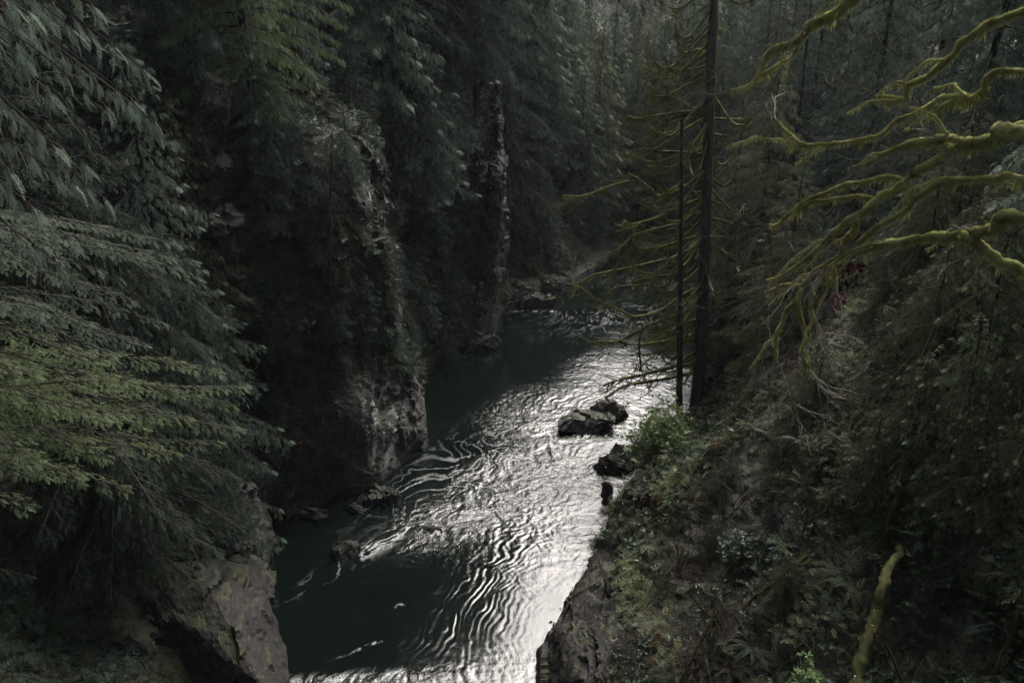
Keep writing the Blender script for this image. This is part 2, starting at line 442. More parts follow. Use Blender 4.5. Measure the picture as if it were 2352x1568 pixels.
RIGHT = [((6, -40), (1, 0), qA), ((3.5, 5), (1, 0), qA), (W(1232, 1640), (1, 0), qA), (W(1236, 1568), (1, 0), qA), (W(1248, 1475), (1, .0), qA),
         (W(1298, 1385), (1, .05), qA), (W(1382, 1280), (1, .05), qA), (W(1455, 1190), (1, .05), qB),
         (W(1482, 1120), (1, .05), qB), (W(1500, 1050), (1, .0), qC), (W(1560, 955), (1, .0), qC), (W(1600, 870), (1, .0), qC),
         (W(1655, 780), (1, .0), qC), (W(1665, 710), (1, .0), qD), (W(1640, 650), (1, 0), qD), (W(1590, 600), (1, 0), qD),
         (W(1575, 570), (1, .0), qD), ((30, 83), (1, 0), qD)]

def bank(name, ST, seed, ns, nt, sgn):
    P0 = np.array([s[0] for s in ST], float); D0 = np.array([s[1] for s in ST], float)
    D0 /= np.linalg.norm(D0, axis=1)[:, None]
    PR = np.array([s[2] for s in ST], float)                    # (S,K,2)
    S, K = PR.shape[:2]
    # dense sampling where the photo looks
    cy = P0[:, 1]; seg = np.linalg.norm(np.diff(P0, axis=0), axis=1)
    wgt = seg.copy()
    for i in range(S - 1):
        m = (cy[i] + cy[i + 1]) / 2
        if m < 12: wgt[i] *= .15
        if P0[i, 0] > 22: wgt[i] *= .15
    cum = np.concatenate([[0], np.cumsum(wgt)]); u = np.linspace(0, cum[-1], ns)
    idx = np.interp(u, cum, np.arange(S))
    # t samples
    cnt = [.08, .13, .13, .13, .13, .12, .1, .08, .06, .04]
    cc = np.concatenate([[0], np.cumsum(cnt)]); tt = np.interp(np.linspace(0, cc[-1], nt), cc, np.arange(K))
    i0 = np.clip(idx.astype(int), 0, S - 2); fi = idx - i0
    fs = fi * fi * (3 - 2 * fi)
    def li(A, f): f = f.reshape((-1,) + (1,) * (A.ndim - 1)); return A[i0] * (1 - f) + A[i0 + 1] * f
    p = spline(P0, 2) if False else li(P0, fi); d = li(D0, fs); d /= np.linalg.norm(d, axis=1)[:, None]
    pr = li(PR, fs)
    k0 = np.clip(tt.astype(int), 0, K - 2); fk = (tt - k0)[None, :, None]
    q = pr[:, k0] * (1 - fk) + pr[:, k0 + 1] * fk               # (ns,nt,2)
    X = p[:, None] + d[:, None] * q[..., :1]
    V = np.concatenate([X, q[..., 1:]], -1).reshape(-1, 3)
    dirs = np.repeat(np.concatenate([d, np.zeros((ns, 1))], 1), nt, 0)
    off = q[..., 0].reshape(-1)
    st = V * np.array([1, 1, .45])
    a = .75 * facet(st / 2.6 + 3, seed, .8, .6) + .28 * facet(st / .9, seed + 9, .8, .5) + .09 * facet(V / .33, seed + 19, .8, .5)
    a += .6 * fbm(V / 5, 4, seed + 30)
    amp = np.clip(.35 + V[:, 2] / 6, .35, 1.0) * np.clip(1.2 - off / 30, .35, 1)
    up = np.clip((off - 4) / 12, 0, .75)
    dv = -dirs * (1 - up)[:, None] + np.array([0, 0, 1.]) * (up + .15)[:, None]
    V = V + dv * (a * amp)[:, None]
    i = np.arange(ns - 1)[:, None] * nt; j = np.arange(nt - 1)[None]
    Q = np.stack([i + j, i + j + 1, i + nt + j + 1, i + nt + j], -1).reshape(-1, 4)
    if sgn > 0: Q = Q[:, ::-1]
    # lichen crusts grow where the wall stays bare
    lic = np.zeros(len(V)); dp = np.maximum(V[:, 1] * cp - (V[:, 2] - CAMZ) * sp, .1)
    ex = CX + F * V[:, 0] / dp; ey = CY - F * (V[:, 1] * sp + (V[:, 2] - CAMZ) * cp) / dp
    for (bx, by, rx, ry) in ((875, 450, 95, 140), (940, 540, 40, 120), (1125, 300, 35, 120), (905, 1000, 90, 140), (1085, 680, 40, 80)):
        lic = np.maximum(lic, np.clip(1.4 - np.sqrt(((ex - bx) / rx) ** 2 + ((ey - by) / ry) ** 2), 0, 1))
    me = mesh_quads(name, V, Q, M['ground'], False, lic if sgn > 0 else lic * 0)
    o = link(name, me); tag(o, kind='structure')
    return o, V.reshape(ns, nt, 3), Q
np.random.seed(5); random.seed(5)
bl, GL, QL = bank('canyon_bank', LEFT, 11, 620, 420, 1)
br, GR, QR = bank('canyon_bank', RIGHT, 51, 520, 400, -1)

def face_data(G, flip):
    a, b, c, d = G[:-1, :-1], G[1:, :-1], G[1:, 1:], G[:-1, 1:]
    n = np.cross(c - a, d - b); ar = np.linalg.norm(n, axis=-1) / 2
    n = n / (2 * ar[..., None] + 1e-9) * flip
    ctr = (a + b + c + d) / 4
    return ctr.reshape(-1, 3), n.reshape(-1, 3), ar.reshape(-1)
FL, FR = face_data(GL, 1), face_data(GR, 1)
for Fd in (FL, FR):
    if Fd[1][:, 2].mean() < 0: Fd[1][:] *= -1

BV = BVHTree.FromPolygons(np.concatenate([GL.reshape(-1, 3), GR.reshape(-1, 3)]).tolist(),
                          np.concatenate([QL, QR + GL.shape[0] * GL.shape[1]]).tolist())
def ground_z(x, y, z0=120):
    h = BV.ray_cast(Vector((x, y, z0)), Vector((0, 0, -1)))
    return h[0].z if h[0] is not None else 0.0
def hit(px, py):
    r = ray(px, py); h = BV.ray_cast(Vector((0, 0, CAMZ)), Vector(r).normalized())
    return np.array(h[0]) if h[0] is not None else onZ(px, py)

# ------------------------------------------------------------------ far hill behind the bend, with its wood
gx = np.linspace(-160, 260, 90); gy = np.linspace(150, 420, 60)
GX, GY = np.meshgrid(gx, gy, indexing='ij')
hz = 20 + 62 * np.clip((GY - 150) / 230, 0, 1) ** .8 + 8 * fbm(np.stack([GX.ravel() / 50, GY.ravel() / 50, 0 * GX.ravel()], 1), 4, 77).reshape(GX.shape) - 10
Vh = np.stack([GX, GY, hz], -1)
i = np.arange(89)[:, None] * 60; j = np.arange(59)[None]
Qh = np.stack([i + j, i + 60 + j, i + 61 + j, i + j + 1], -1).reshape(-1, 4)
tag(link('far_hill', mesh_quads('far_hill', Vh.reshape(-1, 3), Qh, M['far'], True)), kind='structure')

# ------------------------------------------------------------------ river
def blob(x, y, lst):
    m = np.zeros_like(x)
    for (px, py, rx, ry, a, g) in lst:
        c = onZ(px, py); dx, dy = x - c[0], y - c[1]
        ca, sa = math.cos(R(a)), math.sin(R(a)); u = dx * ca + dy * sa; v = -dx * sa + dy * ca
        m = np.maximum(m, g * np.exp(-(u / rx) ** 2 - (v / ry) ** 2))
    return m
def water_grid(x0, x1, nx, ys):
    xs = np.linspace(x0, x1, nx); X, Y = np.meshgrid(xs, ys, indexing='ij')
    x, y = X.ravel(), Y.ravel()
    rap = blob(x, y, [(1230, 1110, 6.5, 4.0, 40, 1), (1050, 1180, 4.5, 2.6, 30, .9), (1330, 960, 6, 4, 50, .9), (1440, 860, 4, 4, 60, .65),
                      (1180, 950, 5, 3.5, 60, .55), (1330, 1230, 4, 3, 40, .65), (900, 1230, 3.5, .7, 45, .45), (1400, 760, 5, 6, 60, .14),
                      (850, 1560, 6, .5, 3, .6), (1150, 1568, 3, 1.5, 0, .4), (980, 1060, 3, 1, 60, .4)])
    rip = blob(x, y, [(1110, 1400, 2.3, 4.0, -15, 1), (1180, 1250, 2.4, 1.8, 30, 1), (1080, 1130, 2, 1.2, 20, .4)])
    calm = blob(x, y, [(1290, 1330, 1.6, 5, -12, 1), (1180, 1520, 1.8, 3.5, -15, .8), (1360, 1220, 1.6, 2.5, -10, .7)])
    rip = rip * (1 - .8 * calm); rap = rap * (1 - .5 * calm)
    z3 = np.zeros_like(x)
    # flow runs from far right toward near left: stretch the chop across it
    ca, sa = math.cos(R(58)), math.sin(R(58)); fu = x * ca + y * sa; fv = -x * sa + y * ca
    wx = fbm(np.stack([x / 3, y / 3, z3], 1), 3, 5) * .9; wy = fbm(np.stack([x / 3, y / 3, z3 + 7], 1), 3, 6) * .9
    def ch(s, sd, st=1.6): return vnoise(np.stack([(fu + wx) / s, (fv + wy) / (s * st), z3 + sd], 1), sd)
    h = rap * (.034 * ch(1.2, 3, 1.3) + .019 * ch(.5, 4, 1.4) + .022 * ch(.22, 5, 1.5) + .017 * ch(.125, 13, 1.5) + .010 * (1 - 2 * np.abs(ch(.3, 14, 1.6))))
    c0 = onZ(1620, 1560); rr = np.sqrt((x - c0[0]) ** 2 + ((y - c0[1]) * .8) ** 2)
    nn = fbm(np.stack([x / 1.6, y / 1.6, z3], 1), 3, 21)
    h += rip * .0065 * np.sin(2 * math.pi * (rr + .55 * nn) / .40) * np.clip(.55 + 1.1 * nn, 0, 1.4)
    h += rip * .0030 * np.sin(2 * math.pi * (rr * 1.02 + .3 * nn + x * .2) / .23)
    h += .0045 * ch(1.8, 8) + .0022 * ch(.55, 9) + .012 * ch(5, 10)
    h[(y > 84) | (x > 26)] *= .5
    rough = np.clip(.05 + rap * (1 - .8 * rip), 0, 1)
    foam = np.zeros_like(x)
    fn = 1 - np.abs(fbm(np.stack([(fu + wx) / 1.3, (fv + wy) / .5, z3], 1), 4, 31))
    fmask = blob(x, y, [(870, 1250, 3.2, .45, 46, .9), (1010, 1225, .55, .4, 0, 1.), (900, 1550, 5, .25, 5, .8), (930, 1385, 1.0, .08, 25, .7),
                        (850, 1480, 1.0, .06, 30, .6), (1440, 1000, 2.5, 1.5, 30, .5), (950, 1110, 3, .4, 50, .7), (1120, 1080, 5, 3, 40, .55), (1330, 930, 5, 2, 40, .5), (1250, 1000, 4, 3, 40, .5),
                        (1352, 1003, 2.2, .25, 5, .9), (1300, 975, .8, .5, 40, .8), (1405, 1096, 1.4, .2, 5, .8), (1395, 1166, .6, .2, 0, .8), (1240, 715, 2.0, .2, 0, .8), (1480, 558, 3.2, 1.2, 0, 1.2), (1300, 720, 3, .5, 10, .25), (1420, 730, 6, 3, 20, .24), (1470, 650, 5, 2, 0, .2)])
    foam = np.clip((fn - .80) * 6, 0, 1) * np.clip(fmask * 1.6, 0, 1) + np.clip(fmask - .9, 0, 1) * 3
    V = np.stack([x, y, h], 1); ny = len(ys)
    i = np.arange(nx - 1)[:, None] * ny; j = np.arange(ny - 1)[None]
    Q = np.stack([i + j, i + ny + j, i + ny + j + 1, i + j + 1], -1).reshape(-1, 4)
    return V, Q, rough, foam
ys = np.concatenate([np.linspace(-60, 20, 40, endpoint=False), np.linspace(20, 40, 400, endpoint=False), np.linspace(40, 62, 300, endpoint=False), np.linspace(62, 96, 240)])
Vw, Qw, rough, foam = water_grid(-22, 30, 820, ys)
m, n, l = mat_new('river_water')
pos = N(n, "ShaderNodeNewGeometry").outputs['Position']
ra = N(n, "ShaderNodeAttribute", attribute_name='rnd').outputs['Fac']
fa = N(n, "ShaderNodeAttribute", attribute_name='foam').outputs['Fac']
b1 = noise(n, l, 3.4, 4, pos, .6, .5); b2 = noise(n, l, 11, 3, pos, .6, .8)
hh = mth(n, l, 'MULTIPLY', mth(n, l, 'ADD', b1, mth(n, l, 'MULTIPLY', b2, .4)), ra)
col = mixc(n, l, noise(n, l, .25, 3, pos), (.0018, .0034, .0027), (.0030, .0056, .0042))
ff = mth(n, l, 'MULTIPLY', fa, mrange(n, l, noise(n, l, 16, 5, pos, .7), .42, .58), True)
col = mixc(n, l, ff, col, (.55, .57, .57))
b = N(n, "ShaderNodeBsdfPrincipled"); l.new(col, b.inputs['Base Color'])
l.new(mrange(n, l, ff, 0, 1, .035, .6), b.inputs['Roughness'])
b.inputs['IOR'].default_value = 1.56
bp = N(n, "ShaderNodeBump"); bp.inputs['Strength'].default_value = .7; bp.inputs['Distance'].default_value = .085
l.new(hh, bp.inputs['Height']); l.new(bp.outputs[0], b.inputs['Normal'])
o = N(n, "ShaderNodeOutputMaterial"); l.new(b.outputs[0], o.inputs[0])
M['water'] = m
mw = mesh_quads('river', Vw, Qw, m, True, rough)
at = mw.attributes.new('foam', 'FLOAT', 'POINT'); at.data.foreach_set('value', foam.astype(np.float32))
tag(link('river', mw), kind='structure')
# the river past the bend, and one sheet of low ground out to the horizon under everything
V, Q = np.array([[30, 78, 0], [130, 78, 0], [130, 96, 0], [30, 96, 0]], float), np.array([[0, 1, 2, 3]])
tag(link('river', mesh_quads('river_reach', V, Q, m)), kind='structure')
V = np.array([[-900, -900, -2], [900, -900, -2], [900, 1200, -2], [-900, 1200, -2]], float)
tag(link('ground', mesh_quads('ground', V, Q, M['ground'])), kind='structure')

# ------------------------------------------------------------------ foliage pieces (unit length along +x, flat in xy)
def leaflet(b, d, ln, wd, up=(0, 0, 1)):
    d = np.asarray(d, float); d = d / np.linalg.norm(d)
    s = np.cross(up, d); s /= np.linalg.norm(s) + 1e-9
    b = np.asarray(b, float); mid = b + d * ln * .45
    return np.array([b, mid - s * wd / 2, b + d * ln + np.array([0, 0, -.12 * ln]), mid + s * wd / 2])
def spray_tpl(n, Wd, lw, ang, droop, seed, sub=0, curl=.1, base=.1):
    rs = np.random.RandomState(seed); V, Q = [], []
    def add(q): V.append(q); Q.append(np.arange(4) + 4 * (len(V) - 1))
    for i in range(n):
        t = base + (1 - base) * (i + .5) / n
        p = np.array([t, 0, -droop * t * t])
        ln = Wd * (math.sin(math.pi * min(1, .18 + .82 * t)) ** .55 * (1.15 - .45 * t)) * (.85 + .3 * rs.rand())
        for sd in (1, -1):
            a = R(ang + rs.uniform(-8, 8)) * (1 - .3 * t)
            d = np.array([math.cos(a), sd * math.sin(a), -curl - rs.rand() * .15])
            pp = p + np.array([rs.uniform(-.3, .3) / n, 0, 0])
            if sub:
                for k in range(sub):
                    u = (k + .6) / sub; bp = pp + d * ln * u * .85
                    for s2 in (1, -1):
                        a2 = a * sd + s2 * R(38)
                        d2 = np.array([math.cos(a2), math.sin(a2), -curl * 1.5])
                        add(leaflet(bp, d2, ln * .38 * (1.1 - u * .6), lw * .8))
                add(leaflet(pp, d, ln, lw * .6))
            else:
                add(leaflet(pp, d, ln, lw * (.8 + .4 * rs.rand())))
    add(leaflet((.93 * 1, 0, -droop * .86), (1, 0, -droop), .16, lw))
    add(np.array([[0, -.006, 0], [1, -.003, -droop], [1, .003, -droop], [0, .006, 0]]))
    return np.concatenate(V), np.array(Q)
TP = {
    'hem': [spray_tpl(4, .46, .12, 46, .25, 1), spray_tpl(4, .5, .12, 42, .45, 2), spray_tpl(4, .42, .11, 50, .15, 3)],
    'hemn': [spray_tpl(5, .46, .085, 42, .2, 1), spray_tpl(4, .5, .09, 38, .35, 2), spray_tpl(5, .42, .08, 48, .1, 3)],
    'ced': [spray_tpl(4, .5, .15, 42, .35, 4), spray_tpl(4, .44, .15, 40, .5, 5), spray_tpl(5, .5, .13, 45, .22, 6)],
    'cedn': [spray_tpl(11, .30, .034, 38, .35, 4, 2), spray_tpl(10, .26, .034, 36, .55, 5, 2), spray_tpl(11, .33, .032, 40, .2, 6, 2)],
    'cedm': [spray_tpl(8, .30, .055, 38, .35, 4), spray_tpl(7, .26, .055, 36, .55, 5), spray_tpl(8, .33, .05, 40, .2, 6)],
    'far': [spray_tpl(4, .45, .17, 45, .35, 7), spray_tpl(4, .38, .16, 40, .5, 8), spray_tpl(5, .45, .15, 48, .2, 9)],
    'under': [spray_tpl(4, .5, .14, 50, .3, 17), spray_tpl(4, .45, .13, 40, .15, 18), spray_tpl(3, .6, .16, 55, .35, 19)],
    'blade': [(np.array([[0, -.07, 0], [.5, -.05, .02], [1, 0, 0], [.4, .07, 0]]), np.array([[0, 1, 2, 3]]))],
}
def leaf_cluster(n, seed, lw=.42, up=.4):
    rs = np.random.RandomState(seed); V, Q = [], []
    for i in range(n):
        a = i * 2.4 + rs.rand(); e = up + rs.uniform(-.35, .5)
        d = np.array([math.cos(a), math.sin(a), e]); d /= np.linalg.norm(d)
        s = np.cross([0, 0, 1], d); s /= np.linalg.norm(s); b = d * .15 * rs.rand(); ln = .8 + .4 * rs.rand()
        up_ = np.cross(d, s)
        V += [b, b + d * ln * .45 - s * lw * ln * .5 + up_ * .07, b + d * ln, b + d * ln * .45]
        Q.append(np.arange(4) + len(V) - 4)
        V += [b, b + d * ln * .45, b + d * ln, b + d * ln * .45 + s * lw * ln * .5 + up_ * .07]
        Q.append(np.arange(4) + len(V) - 4)
    return np.array(V), np.array(Q)
TP['leaf'] = [leaf_cluster(6, 1), leaf_cluster(7, 2), leaf_cluster(5, 3)]
TP['ivy'] = [leaf_cluster(4, 5, .8, .1), leaf_cluster(3, 6, .8, .2)]

def limb(gf, gb, P, width, kind, size, step=.30, sstep=.17, droop=.25, br=.02, t0=.15, fill=1.0, spr_droop=.25, blr=True, ang=55, upj=.35):
    """foliage along a limb polyline P: side branchlets carrying flat sprays"""
    P = spline(P, 14); n = len(P)
    L = np.linalg.norm(np.diff(P, axis=0), axis=1).sum()
    if gb is not None: gb.tube(P, np.linspace(br, br * .25, n), 5)
    m = max(3, int(L * (1 - t0) / step))
    Ms, Rs = [], []
    tn = np.linspace(t0, 1, m) + np.random.uniform(-.4, .4, m) / m * (1 - t0)
    tn = np.clip(tn, 0, 1)
    T = np.gradient(P, axis=0); T /= np.linalg.norm(T, axis=1)[:, None]
    for t in tn:
        for sd in (1, -1):
            if random.random() > fill: continue
            f = t * (n - 1); i = min(int(f), n - 2); b = P[i] + (P[i + 1] - P[i]) * (f - i); d = T[i]
            hor = np.cross([0, 0, 1.], d); hor /= np.linalg.norm(hor) + 1e-9
            a = R(ang + random.uniform(-12, 12)) * (1.1 - .4 * t)
            bd = d * math.cos(a) + hor * sd * math.sin(a) + np.array([0, 0, -droop * random.uniform(.5, 1.4)])
            bd /= np.linalg.norm(bd)
            lb = width * ((1 - t) ** .65 * .85 + .15) * min(1, .45 + t * 1.8) * random.uniform(.7, 1.25)
            k = max(2, int(lb / sstep))
            s = (np.arange(k) + .6) / k * lb
            sg = np.where(np.arange(k) % 2 == 0, 1., -1.)
            h2 = np.cross([0, 0, 1.], bd); h2 /= np.linalg.norm(h2) + 1e-9
            pos = b + bd * s[:, None] + np.array([0, 0, -1.])[None] * (droop * .5 * (s / lb) ** 2 * lb)[:, None]
            dd = bd * .75 + h2 * (sg * .62)[:, None] + np.random.uniform(-.18, .18, (k, 3)) + np.array([0, 0, -spr_droop])
            dd[-1] = bd + np.array([0, 0, -spr_droop * .7])
            up = np.array([0, 0, 1.]) + np.random.uniform(-upj, upj, (k, 3))
            sc_ = size * np.random.uniform(.7, 1.25, k) * (1 - .25 * s / lb)
            Ms.append(frames(pos, dd, up, sc_)); Rs.append(np.clip(np.random.rand(k) * .6 + random.random() * .4, 0, 1))
            if gb is not None and blr:
                e = pos[-1]; gb.add(*ribbon(b, e, br * .3))
    e = P[-1]
    Ms.append(frames(e[None], T[-1][None], np.array([[0, 0, 1.]]), [size * 1.1])); Rs.append(np.random.rand(1))
    Mx = np.concatenate(Ms); Rr = np.concatenate(Rs)
    tp = TP[kind]; w = np.random.randint(len(tp), size=len(Mx))
    for q in range(len(tp)): gf.inst(tp[q], Mx[w == q], Rr[w == q])
def ribbon(a, b, r):
    """a thin three sided stick"""
    d = b - a; d = d / (np.linalg.norm(d) + 1e-9); s = np.cross(d, [0.3, .2, 1.]); s /= np.linalg.norm(s); u = np.cross(s, d)
    V = []
    for p, k in ((a, 1), (b, .4)):
        for w in range(3):
            an = w * 2.094; V.append(p + (s * math.cos(an) + u * math.sin(an)) * r * k)
    return np.array(V), np.array([[0, 1, 4, 3], [1, 2, 5, 4], [2, 0, 3, 5]])

def make_conifer(name, h, cb, rmax, nb, kind, fk, size, mf, mb, seed, style='hem', tr=None, step=.28, sstep=.125, fill=1., lean=0, moss=False, dead=0, label='x', cat='tree'):
    random.seed(seed); np.random.seed(seed)
    root = empty(name, (0, 0, 0), label, cat)
    tr = tr or h * .009
    nT = 16; zz = np.linspace(-.6, h, nT)
    wob = np.cumsum(np.random.uniform(-1, 1, (nT, 2)), 0) * .04
    TPs = np.column_stack([wob[:, 0] + lean * zz, wob[:, 1], zz])
    g = Geo(); rad = tr * (1 - np.clip(zz, 0, h) / h) ** .8 + .015; rad[0] *= 1.5; rad[1] *= 1.1
    g.tube(TPs, rad, 10, .08); g.make('trunk', mb, root, True)
    gb, gf = Geo(), Geo()
    for b in range(nb):
        u = (b + random.random()) / nb
        z = cb + (h - cb) * u
        prof = (1 - u) ** .75 * min(1, .55 + u * 2.2)
        L = rmax * prof * random.uniform(.65, 1.2) + .35
        az = b * 2.39996 + random.uniform(-.4, .4)
        d = np.array([math.cos(az), math.sin(az), 0])
        o = np.array([np.interp(z, zz, TPs[:, 0]), np.interp(z, zz, TPs[:, 1]), z])
        t = np.linspace(0, 1, 6)[:, None]
        if style == 'hem': dz = L * (.12 * t - .42 * t * t)
        elif style == 'ced': dz = L * (.02 * t - .85 * t * t + .42 * t ** 3)
        else: dz = L * (.25 * t - .35 * t * t)
        side = np.array([-d[1], d[0], 0]) * L * random.uniform(-.15, .15)
        P = o + d * L * t + side * t * t + np.array([0, 0, 1.]) * dz
        if random.random() < dead:
            gb.tube(spline(P, 10), np.linspace(.03, .008, 10), 4)
            for _ in range(5):
                q = P[random.randint(2, 5)]; gb.add(*ribbon(q, q + np.random.uniform(-.7, .7, 3) + np.array([0, 0, -.4]), .008))
            continue
        limb(gf, gb, P, min(1.5, L * .42 + .15), kind, size, step, sstep, .3 if style != 'ced' else .55, .012 + L * .008, .12, fill,
             .45 if style == 'hem' else .8, upj=.75)
    if style != 'none':
        P = np.array([[0, 0, h - .8], [.1, 0, h - .1], [.25, 0, h + .25]]) + np.array([TPs[-1, 0], TPs[-1, 1], 0])
        limb(gf, gb, P, .3, kind, size * .8, .2, .15, .2, .012)
    gb.make('branches', mb, root); gf.make('crown', mf, root)
    return root

PROTO = {}
def proto(key, *a, **k):
    r = make_conifer(*a, **k); r['_h'] = a[1]; PROTO[key] = [r, False]
proto('hemA', 'hemlock_tree', 22, 1.0, 4.4, 120, 'hem', 0, .30, M['hemlock'], M['bark'], 101)
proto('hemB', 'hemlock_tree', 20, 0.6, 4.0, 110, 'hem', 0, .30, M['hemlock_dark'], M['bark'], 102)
proto('cedA', 'cedar_tree', 22, .8, 4.2, 112, 'ced', 0, .32, M['cedar'], M['bark'], 103, style='ced')
proto('cedB', 'cedar_tree', 19, .5, 4.0, 104, 'ced', 0, .32, M['cedar_olive'], M['bark'], 104, style='ced')
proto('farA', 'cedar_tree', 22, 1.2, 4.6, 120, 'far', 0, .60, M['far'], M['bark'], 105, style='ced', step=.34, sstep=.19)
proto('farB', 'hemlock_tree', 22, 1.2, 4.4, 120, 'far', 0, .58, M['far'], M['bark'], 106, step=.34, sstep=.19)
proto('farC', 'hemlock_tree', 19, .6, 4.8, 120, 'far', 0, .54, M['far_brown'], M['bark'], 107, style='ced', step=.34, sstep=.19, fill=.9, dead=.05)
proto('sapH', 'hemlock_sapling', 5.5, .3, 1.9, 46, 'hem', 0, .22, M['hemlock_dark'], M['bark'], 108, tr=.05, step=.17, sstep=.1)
proto('sapC', 'cedar_sapling', 6, .2, 1.8, 50, 'ced', 0, .24, M['cedar'], M['bark'], 109, style='ced', tr=.06, step=.17, sstep=.1)
proto('sapO', 'cedar_sapling', 5, .1, 2.2, 50, 'ced', 0, .20, M['cedar_olive'], M['bark'], 113, style='ced', tr=.05, step=.19, sstep=.09)
proto('tall', 'tall_conifer', 34, 13, 3.6, 60, 'hem', 0, .42, M['hemlock'], M['bark_grey'], 110, tr=.42, dead=.1)
proto('brown', 'bare_hemlock', 17, .8, 4.4, 130, 'hem', 0, .42, M['cedar_olive'], M['twig_dark'], 111, style='hem', fill=.8, dead=.25)

def place(key, loc, h=None, rot=None, label='', group=None, cat='tree', lean=0, wid=1.0):
    src, used = PROTO[key]
    if used: r = copy_tree(src)
    else: r = src; PROTO[key][1] = True
    h0 = src['_h']; s = (h / h0) if h else 1.0
    r.location = Vector([float(v) for v in loc])
    sw = s ** .8 * wid
    r.scale = (sw, sw, s)
    r.rotation_euler = (random.uniform(-.03, .03), random.uniform(-.03, .03) + lean, random.uniform(0, 6.28) if rot is None else rot)
    r['label'] = label; r['category'] = cat
    if group: r['group'] = group
    elif 'group' in r: del r['group']
    return r
def at_px(px, D, py=300):
    p = atD(px, py, D); return p[0], p[1]
def stand(key, px, D, h, label, group=None, dz=-.2, py=300, **k):
    x, y = at_px(px, D, py)
    return place(key, (x, y, ground_z(x, y) + dz), h, None, label, group, **k)
def grow(key, px, py, h, label, group=None, **k):
    p = hit(px, py); return place(key, (p[0], p[1], p[2] - .15), h, None, label, group, **k)
random.seed(77); np.random.seed(77)
GL1 = "forest on top of the left cliff"
# ---- trees on top of the left cliff
stand('cedA', 300, 27, 20, "broad cedar on the left cliff top, nearest the bare grey rock column", GL1)
stand('cedA', 455, 37, 22, "cedar with light drooping tips standing right above the bare grey rock column", GL1)
stand('hemA', 590, 38, 24, "hemlock with bright outer tips just left of the pale bare trunks", GL1)
stand('cedB', 400, 33, 12, "short olive cedar squeezed behind the left rock column", GL1)
stand('cedA', 670, 45, 20, "cedar whose boughs brush the pale bare trunk on the left cliff", GL1)
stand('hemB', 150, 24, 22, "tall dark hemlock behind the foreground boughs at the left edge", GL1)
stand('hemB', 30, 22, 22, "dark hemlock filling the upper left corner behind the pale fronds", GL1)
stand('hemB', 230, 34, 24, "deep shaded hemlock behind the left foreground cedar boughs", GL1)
for px, D, h, lb in ((706, 44, 34, "tall conifer with a pale bare trunk, leftmost of three trunks at top left"),
                     (737, 48, 34, "tall conifer with a dark bare trunk, middle one of three trunks at top left"),
                     (757, 50, 32, "thin conifer with a reddish bare trunk, rightmost of three at top left")):
    stand('tall', px, D, h, lb, "three bare trunks at top left", cat='tree', wid=.8)
stand('sapC', 962, 53, 9.5, "bluish cedar with a spire top standing on the centre left headland", GL1, wid=1.5)
stand('hemB', 820, 58, 13, "mid green hemlock between the bare trunks and the spire topped cedar", GL1)
stand('cedB', 890, 62, 18, "olive yellow cedar behind the spire topped cedar, to its left", GL1)
stand('hemA', 1050, 66, 19, "hemlock to the right of the spire topped cedar on the headland", GL1)
stand('cedA', 1105, 66, 34, "tall cedar rising behind the mossy topped rock pillar", GL1)
stand('hemB', 1165, 70, 36, "tall dark hemlock trunk just right of the rock pillar, running out of the picture", GL1, dz=-.5)
stand('hemB', 1060, 62, 30, "dark hemlock behind and left of the rock pillar", GL1)
stand('farB', 1180, 84, 28, "dark tall hemlock right of the rock pillar, reaching past the picture", GL1)
stand('cedB', 1000, 80, 26, "cedar deep in the wood behind the headland", GL1)
for px, D, h in ((975, 58, 24), (925, 55, 22), (1025, 60, 22), (870, 52, 20), (1090, 74, 34), (600, 60, 27), (760, 66, 28), (860, 74, 28), (930, 88, 30), (1070, 92, 30), (500, 52, 26), (350, 48, 26), (680, 75, 30), (1130, 100, 28),
                 (420, 64, 28), (550, 80, 30), (800, 92, 32), (1000, 105, 30)):
    stand(random.choice(['farA', 'farB', 'cedA', 'hemB']), px, D, h, "dark conifer deep in the crowded wood above the left cliff", "background wood above the left cliff")
for px, D, h in ((-420, 24, 22), (-420, 34, 25), (-150, 45, 26)):
    stand('hemB', px, D, h, "dark conifer deep in the crowded wood above the left cliff", "background wood above the left cliff")
